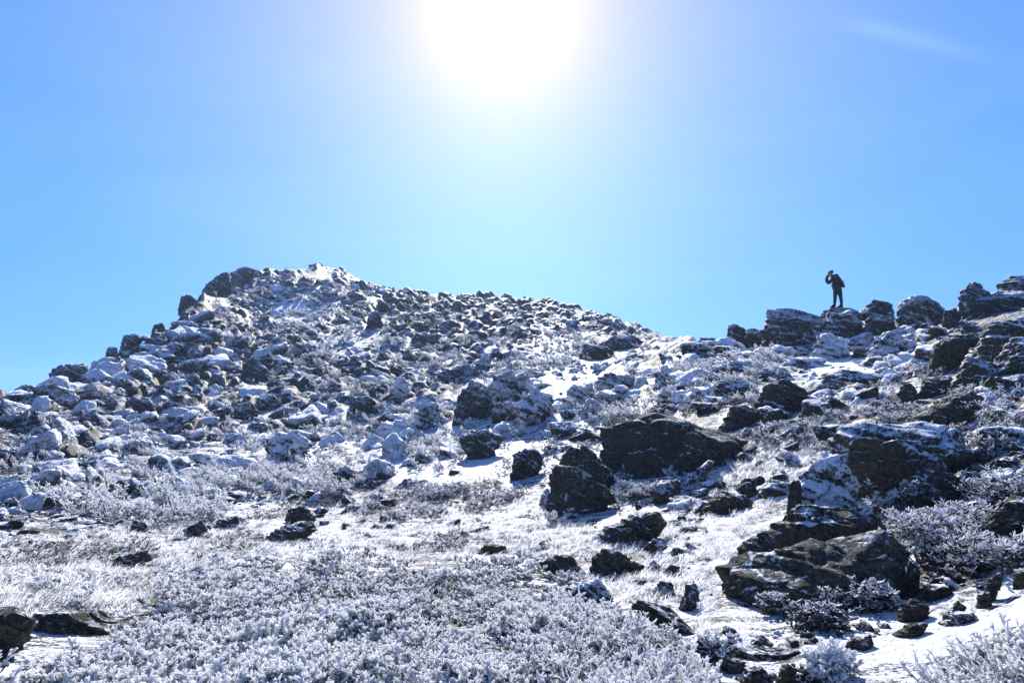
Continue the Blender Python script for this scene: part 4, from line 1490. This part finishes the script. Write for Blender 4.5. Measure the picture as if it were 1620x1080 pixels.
# single shrubs one can point at
def single_shrub(name, cx, by, wpx, hpx, label, seed, frost, n, rr=None, droop=0.0):
    r = rr or hit(cx, by)[0]
    d = ray(cx, by)
    h = math.hypot(d[0], d[1])
    X, Y = d[0] / h * r, d[1] / h * r
    gz = r * d[2] / h
    w = wpx / F * r / h
    hh = hpx / F * r / h
    rg = np.random.default_rng(seed)
    parts, stems = [], []
    for k in range(n):
        V, Q, A = spruce_sprig(seed * 77 + k, length=.09, twigs=9, thick=.0065)
        u = rg.normal(0, .36)
        u = max(-1, min(1, u))
        v = rg.normal(0, .32)
        top = hh * math.sqrt(max(0, 1 - u * u)) * rg.uniform(.25, 1.0)
        off = np.array([u * w * .5, v * w * .4, top - droop * abs(u)])
        parts.append((V * rg.uniform(.8, 1.3) + off, Q, A * .7 + frost + .25 * (top / hh - .5)))
        if k % 5 == 0:
            b = np.array([u * w * .15, v * w * .1, -.05])
            stems.append((*tube([b, b * .5 + off * .5 + rg.normal(0, .01, 3), off], [.007, .005, .003], 5), 0.0))
    V = np.concatenate([q[0] for q in parts])
    A = np.concatenate([q[2] for q in parts])
    o_, Q = 0, []
    for q in parts:
        Q.append(q[1] + o_)
        o_ += len(q[0])
    root = bpy.data.objects.new(name, None)
    root.location = (X, Y, gz)
    COL.objects.link(root)
    tag(root, label, 'shrub', 'small shrubs round the ledge boulder')
    link("foliage", mesh_np("foliage", V, np.concatenate(Q), M_HEATH, {"frost": A}), (0, 0, 0), root)
    V, Q, A = join(stems)
    link("stem", mesh_np("stem", V, Q, M_STEM, {"frost": A}), (0, 0, 0), root)


single_shrub("heath_shrub", 1470, 892, 160, 60, "frosted heath shrub draped over the bank behind the long lichened ledge", 3, .22, 230, 7.6)
single_shrub("leafy_shrub", 1230, 992, 60, 34, "dark leafy shrub with white tips under the left part of the long ledge", 4, -.05, 90, 6.1)
single_shrub("leafy_shrub", 1325, 978, 56, 26, "dark leafy shrub under the middle of the long ledge boulder", 5, -.03, 80, 6.2)
single_shrub("leafy_shrub", 1385, 984, 66, 40, "thickest white-topped shrub beside the reddish-brown boulder", 6, .08, 110, 6.15)
single_shrub("leafy_shrub", 1300, 1012, 100, 34, "low dark shrub patch nearest the brown stones", 7, -.08, 120, 5.6)
single_shrub("leafy_shrub", 1450, 800, 56, 26, "small dark shrub in snow below the rounded dark boulder", 8, .0, 60, 9.4)
single_shrub("leafy_shrub", 1128, 1052, 54, 24, "sparse frosted shrub left of the flat brown slab", 9, .05, 50, 4.75)
single_shrub("rimed_bush", 1318, 1088, 66, 34, "pale feathery rimed bush right of the split dark stone", 10, .40, 120, 4.45)


# ------------------------------------------------------------------ the hiker
def build_person():
    gx, gy = 1325, 485
    r = 32.5 + .25
    d = ray(gx, gy)
    h = math.hypot(d[0], d[1])
    X, Y, Z = d[0] / h * r, d[1] / h * r, r * d[2] / h
    az = math.atan2(X, Y)
    root_loc = (X, Y, Z - .03)
    # local axes: +x to the right in the picture, the hiker faces -x, y away from the camera
    J = []           # (co, radius)
    E = []

    def v(co, rad_):
        J.append((co, rad_))
        return len(J) - 1

    def chain(start, lst):
        p = start
        for co, rd in lst:
            q = v(co, rd)
            E.append((p, q))
            p = q
        return p
    pel = v((.03, 0, .92), .165)
    waist = chain(pel, [((.02, 0, 1.06), .16)])
    chest = chain(waist, [((-.02, 0, 1.22), .175), ((-.07, 0, 1.36), .16)])
    neck = chain(chest, [((-.13, 0, 1.47), .06), ((-.165, 0, 1.53), .058)])
    head = chain(neck, [((-.185, 0, 1.60), .092), ((-.20, 0, 1.68), .098), ((-.195, 0, 1.735), .075)])
    # legs
    for s, hx, kx, ax in ((-1, -.02, -.075, -.11), (1, .09, .135, .15)):
        hip = chain(pel, [((hx, .09 * s, .86), .125)])
        chain(hip, [((hx * .4 + kx * .6, .10 * s, .66), .10), ((kx, .11 * s, .48), .074), ((kx * .5 + ax * .5 + .01, .11 * s, .32), .070), ((ax, .11 * s, .10), .050), ((ax, .11 * s, .05), .05)])
        foot = len(J) - 1
        chain(foot, [((ax - .10, .11 * s, .045), .045), ((ax - .17, .11 * s, .035), .034)])
    fingers = []

    def hand(wrist, palm_dir, side, curl, ridx):
        wv = Vector(J[wrist][0])
        pd = Vector(palm_dir).normalized()
        sd = Vector(side).normalized()
        nr = pd.cross(sd).normalized()
        palm = wv + pd * .055
        q = v(tuple(palm), .034)
        E.append((wrist, q))
        kn = v(tuple(wv + pd * .088), .030)
        E.append((q, kn))
        for f, (o_, ln) in enumerate(((-.030, .066), (-.010, .076), (.010, .072), (.028, .058))):
            b = wv + pd * .088 + sd * o_
            d0 = (pd + nr * curl * .3).normalized()
            d1 = (pd + nr * curl).normalized()
            i0 = v(tuple(b + d0 * .012), .0095)
            E.append((kn, i0))
            i1 = v(tuple(b + d0 * ln * .55), .009)
            E.append((i0, i1))
            i2 = v(tuple(b + d0 * ln * .55 + d1 * ln * .45), .0075)
            E.append((i1, i2))
        t0 = wv + pd * .035 - sd * .030
        td = (pd * .7 - sd * .75 + nr * .2).normalized()
        a = v(tuple(t0 + td * .012), .012)
        E.append((q, a))
        b = v(tuple(t0 + td * .04), .0105)
        E.append((a, b))
        c = v(tuple(t0 + td * .062 + pd * .008), .0085)
        E.append((b, c))
    # near arm raised to shade the eyes: shoulder, elbow forward and low, hand at the brow
    sh = chain(chest, [((-.075, -.17, 1.37), .075)])
    el = chain(sh, [((-.22, -.21, 1.25), .062), ((-.345, -.20, 1.16), .062)])
    wr = chain(el, [((-.362, -.19, 1.33), .060), ((-.335, -.15, 1.50), .046)])
    hand(wr, (.72, .35, .42), (.0, .8, -.6), .35, 0)
    # far arm, also lifted (holding the brim)
    sh = chain(chest, [((-.075, .17, 1.37), .075)])
    el = chain(sh, [((-.20, .22, 1.26), .055), ((-.32, .21, 1.19), .050)])
    wr = chain(el, [((-.34, .18, 1.34), .056), ((-.325, .14, 1.49), .044)])
    hand(wr, (.72, -.35, .42), (.0, .8, .6), -.35, 0)
    me = bpy.data.meshes.new("person")
    me.from_pydata([j[0] for j in J], E, [])
    o = link("person", me, root_loc)
    o.rotation_euler = (0, 0, -az)
    sk = o.modifiers.new("skin", 'SKIN')
    sk.use_smooth_shade = True
    for i, (co, rd) in enumerate(J):
        sv = me.skin_vertices[0].data[i]
        sv.radius = (rd, rd)
        sv.use_root = (i == 0)
    ss = o.modifiers.new("subsurf", 'SUBSURF')
    ss.levels = ss.render_levels = 2
    # turn it into a plain mesh so that cloth and skin can be told apart
    dg = bpy.context.evaluated_depsgraph_get()
    m2 = bpy.data.meshes.new_from_object(o.evaluated_get(dg), depsgraph=dg)
    o.modifiers.clear()
    o.data = m2
    m2.name = "person"
    jacket = plain_mat("black_jacket", (.012, .013, .018), .75)
    pants = plain_mat("dark_trousers", (.012, .013, .022), .8)
    skin_m = plain_mat("skin", (.38, .22, .16), .55, .08)
    glove = plain_mat("black_gloves", (.010, .010, .012), .7)
    m2.materials.clear()
    for m in (jacket, pants, skin_m, glove):
        m2.materials.append(m)
    for p in m2.polygons:
        c = p.center
        p.use_smooth = True
        if c.z < .93:
            p.material_index = 1
        elif c.z > 1.50 and -.30 < c.x and abs(c.y) < .105 and c.x < -.05:
            p.material_index = 2
        elif c.z > 1.545 and c.x < -.24:
            p.material_index = 3
        else:
            p.material_index = 0
    o.scale = (1.06, 1.06, .93)
    tag(o, "person in dark hiking clothes on the ridge, hands raised to the brow", 'person')

    import bmesh

    def lathe_obj(name, fn, mat, parent=o, nu=24, nv=14):
        bm = bmesh.new()
        grid = [[bm.verts.new(fn(2 * math.pi * i / nu, j / nv)) for i in range(nu)] for j in range(nv + 1)]
        for j in range(nv):
            for i in range(nu):
                bm.faces.new((grid[j][i], grid[j][(i + 1) % nu], grid[j + 1][(i + 1) % nu], grid[j + 1][i]))
        bmesh.ops.remove_doubles(bm, verts=bm.verts, dist=1e-5)
        bmesh.ops.recalc_face_normals(bm, faces=bm.faces)
        mm = bpy.data.meshes.new(name)
        bm.to_mesh(mm)
        bm.free()
        for p in mm.polygons:
            p.use_smooth = True
        mm.materials.append(mat)
        return link(name, mm, (0, 0, 0), parent)
    red = plain_mat("dark_red_knit", (.16, .03, .035), .85)
    boot = plain_mat("black_boot", (.012, .011, .011), .6)

    def cap(u, t):
        th = t * math.pi * .56
        q = (.118 * math.sin(th) * math.cos(u), .105 * math.sin(th) * math.sin(u), .115 * math.cos(th))
        return (-.188 + q[0] + q[2] * -.05, q[1], 1.672 + q[2] + q[0] * .28)
    lathe_obj("cap", cap, red)

    def nose(u, t):
        th = t * math.pi
        return (-.292 + .022 * math.sin(th) * math.cos(u), .014 * math.sin(th) * math.sin(u), 1.625 + .026 * math.cos(th))
    lathe_obj("nose", nose, skin_m, nu=10, nv=6)
    for s in (-1, 1):
        def ear(u, t, s=s):
            th = t * math.pi
            return (-.175 + .022 * math.sin(th) * math.cos(u), s * .094 + .010 * math.sin(th) * math.sin(u), 1.625 + .032 * math.cos(th))
        lathe_obj("ear", ear, skin_m, nu=10, nv=6)

        def eye(u, t, s=s):
            th = t * math.pi
            return (-.272 + .011 * math.sin(th) * math.cos(u), s * .034 + .011 * math.sin(th) * math.sin(u), 1.645 + .011 * math.cos(th))
        lathe_obj("eye", eye, plain_mat("eye_dark", (.03, .02, .015), .3), nu=10, nv=6)
        ax = -.11 if s < 0 else .15

        def bt(u, t, s=s, ax=ax):
            # sole to ankle
            if t < .08:
                k, zz = t / .08, 0.0
            else:
                k, zz = 1.0, (t - .08) / .92
            ln = .135 * (1 - .5 * zz ** 1.5)
            cxx = ax - .055 * (1 - zz) + .0 * zz
            return (cxx + k * ln * math.cos(u) * (1.0 if math.cos(u) < 0 else .75), s * .11 + k * (.056 - .004 * zz) * math.sin(u), zz * .15)
        lathe_obj("boot", bt, boot)
    # jacket hem flaring at the hips

    def hem(u, t):
        k = 1 + .10 * t
        return (.005 + .165 * k * math.cos(u), .185 * k * math.sin(u), 1.04 - .16 * t + .01 * math.cos(3 * u))
    hm = lathe_obj("jacket_hem", hem, jacket)
    sl_ = hm.modifiers.new("thickness", 'SOLIDIFY')
    sl_.thickness = .012

    # the pack, carried by the hiker and so a thing of its own
    pk = bpy.data.objects.new("backpack", None)
    pk.location = root_loc
    pk.rotation_euler = (0, 0, -az)
    pk.scale = (1.06, 1.06, .93)
    COL.objects.link(pk)
    tag(pk, "black hiking backpack with a bulging lid on the hiker's back", 'backpack')
    pmat = plain_mat("pack_cloth", (.012, .012, .014), .7)
    smat = plain_mat("pack_webbing", (.02, .02, .022), .6)

    def se(a, e):
        return math.copysign(abs(a) ** e, a)

    def body(u, t):
        th = (t - .5) * math.pi
        c_ = se(math.cos(th), .35)
        z_ = se(math.sin(th), .5)
        wd = .165 * (1 - .10 * z_)
        dp = .118 * (1 - .15 * z_)
        x_ = dp * c_ * se(math.cos(u), .6)
        return (.135 + x_ - .085 * z_, wd * c_ * se(math.sin(u), .6), 1.20 + .265 * z_ - .10 * x_)
    lathe_obj("pack_body", body, pmat, pk)

    def lid(u, t):
        th = (t - .5) * math.pi
        c_ = se(math.cos(th), .6)
        return (.02 + .085 * c_ * math.cos(u), .13 * c_ * se(math.sin(u), .7), 1.525 + .062 * math.sin(th) + .05 * c_ * math.cos(u) * -.4)
    lathe_obj("pack_lid", lid, pmat, pk)

    def pocket(u, t):
        th = (t - .5) * math.pi
        c_ = se(math.cos(th), .6)
        return (.235 + .05 * c_ * math.cos(u), .11 * c_ * se(math.sin(u), .7), 1.10 + .12 * math.sin(th))
    lathe_obj("front_pocket", pocket, pmat, pk)

    def belt(u, t):
        return (-.005 + .195 * math.cos(u), .198 * math.sin(u), 1.055 + .06 * (t - .5))
    bl = lathe_obj("hip_belt", belt, smat, pk, nv=3)
    m_ = bl.modifiers.new("thickness", 'SOLIDIFY')
    m_.thickness = .014
    for s in (-1, 1):
        Vt, Qt = tube([(.05, .10 * s, 1.50), (-.08, .11 * s, 1.53), (-.20, .12 * s, 1.42), (-.19, .14 * s, 1.28), (.02, .17 * s, 1.14)], [.022, .024, .024, .022, .018], 8)
        link("shoulder_strap", mesh_np("shoulder_strap", Vt, Qt, smat), (0, 0, 0), pk)
    Vt, Qt = tube([(.24, .02, 1.24), (.31, .03, 1.22), (.36, .03, 1.20)], [.008, .007, .005], 6)
    link("loose_strap", mesh_np("loose_strap", Vt, Qt, smat), (0, 0, 0), pk)


build_person()


def build_glare_veil():
    """thin bluish volume added to lift the shadows, as lens glare does"""
    m, n, l = new_mat("glare_veil")
    v = n.new("ShaderNodeVolumePrincipled")
    v.inputs["Color"].default_value = (.62, .80, 1.0, 1)
    v.inputs["Density"].default_value = GLARE_VEIL
    v.inputs["Anisotropy"].default_value = .2
    o = n.new("ShaderNodeOutputMaterial")
    l.new(v.outputs[0], o.inputs["Volume"])
    b, z0, z1 = 406, -190, 26
    V = [(a, c, e) for a in (-b, b) for c in (-b, b) for e in (z0, z1)]
    Q = [(0, 1, 3, 2), (4, 6, 7, 5), (0, 4, 5, 1), (2, 3, 7, 6), (0, 2, 6, 4), (1, 5, 7, 3)]
    me = mesh_np("glare_veil", np.array(V, float), np.array(Q), m, smooth=False)
    tag(link("glare_veil", me), "thin bluish glare veil added over the whole slope to lift its shadows", None, None, "stuff")


GLARE_VEIL = 0.00055
build_glare_veil()
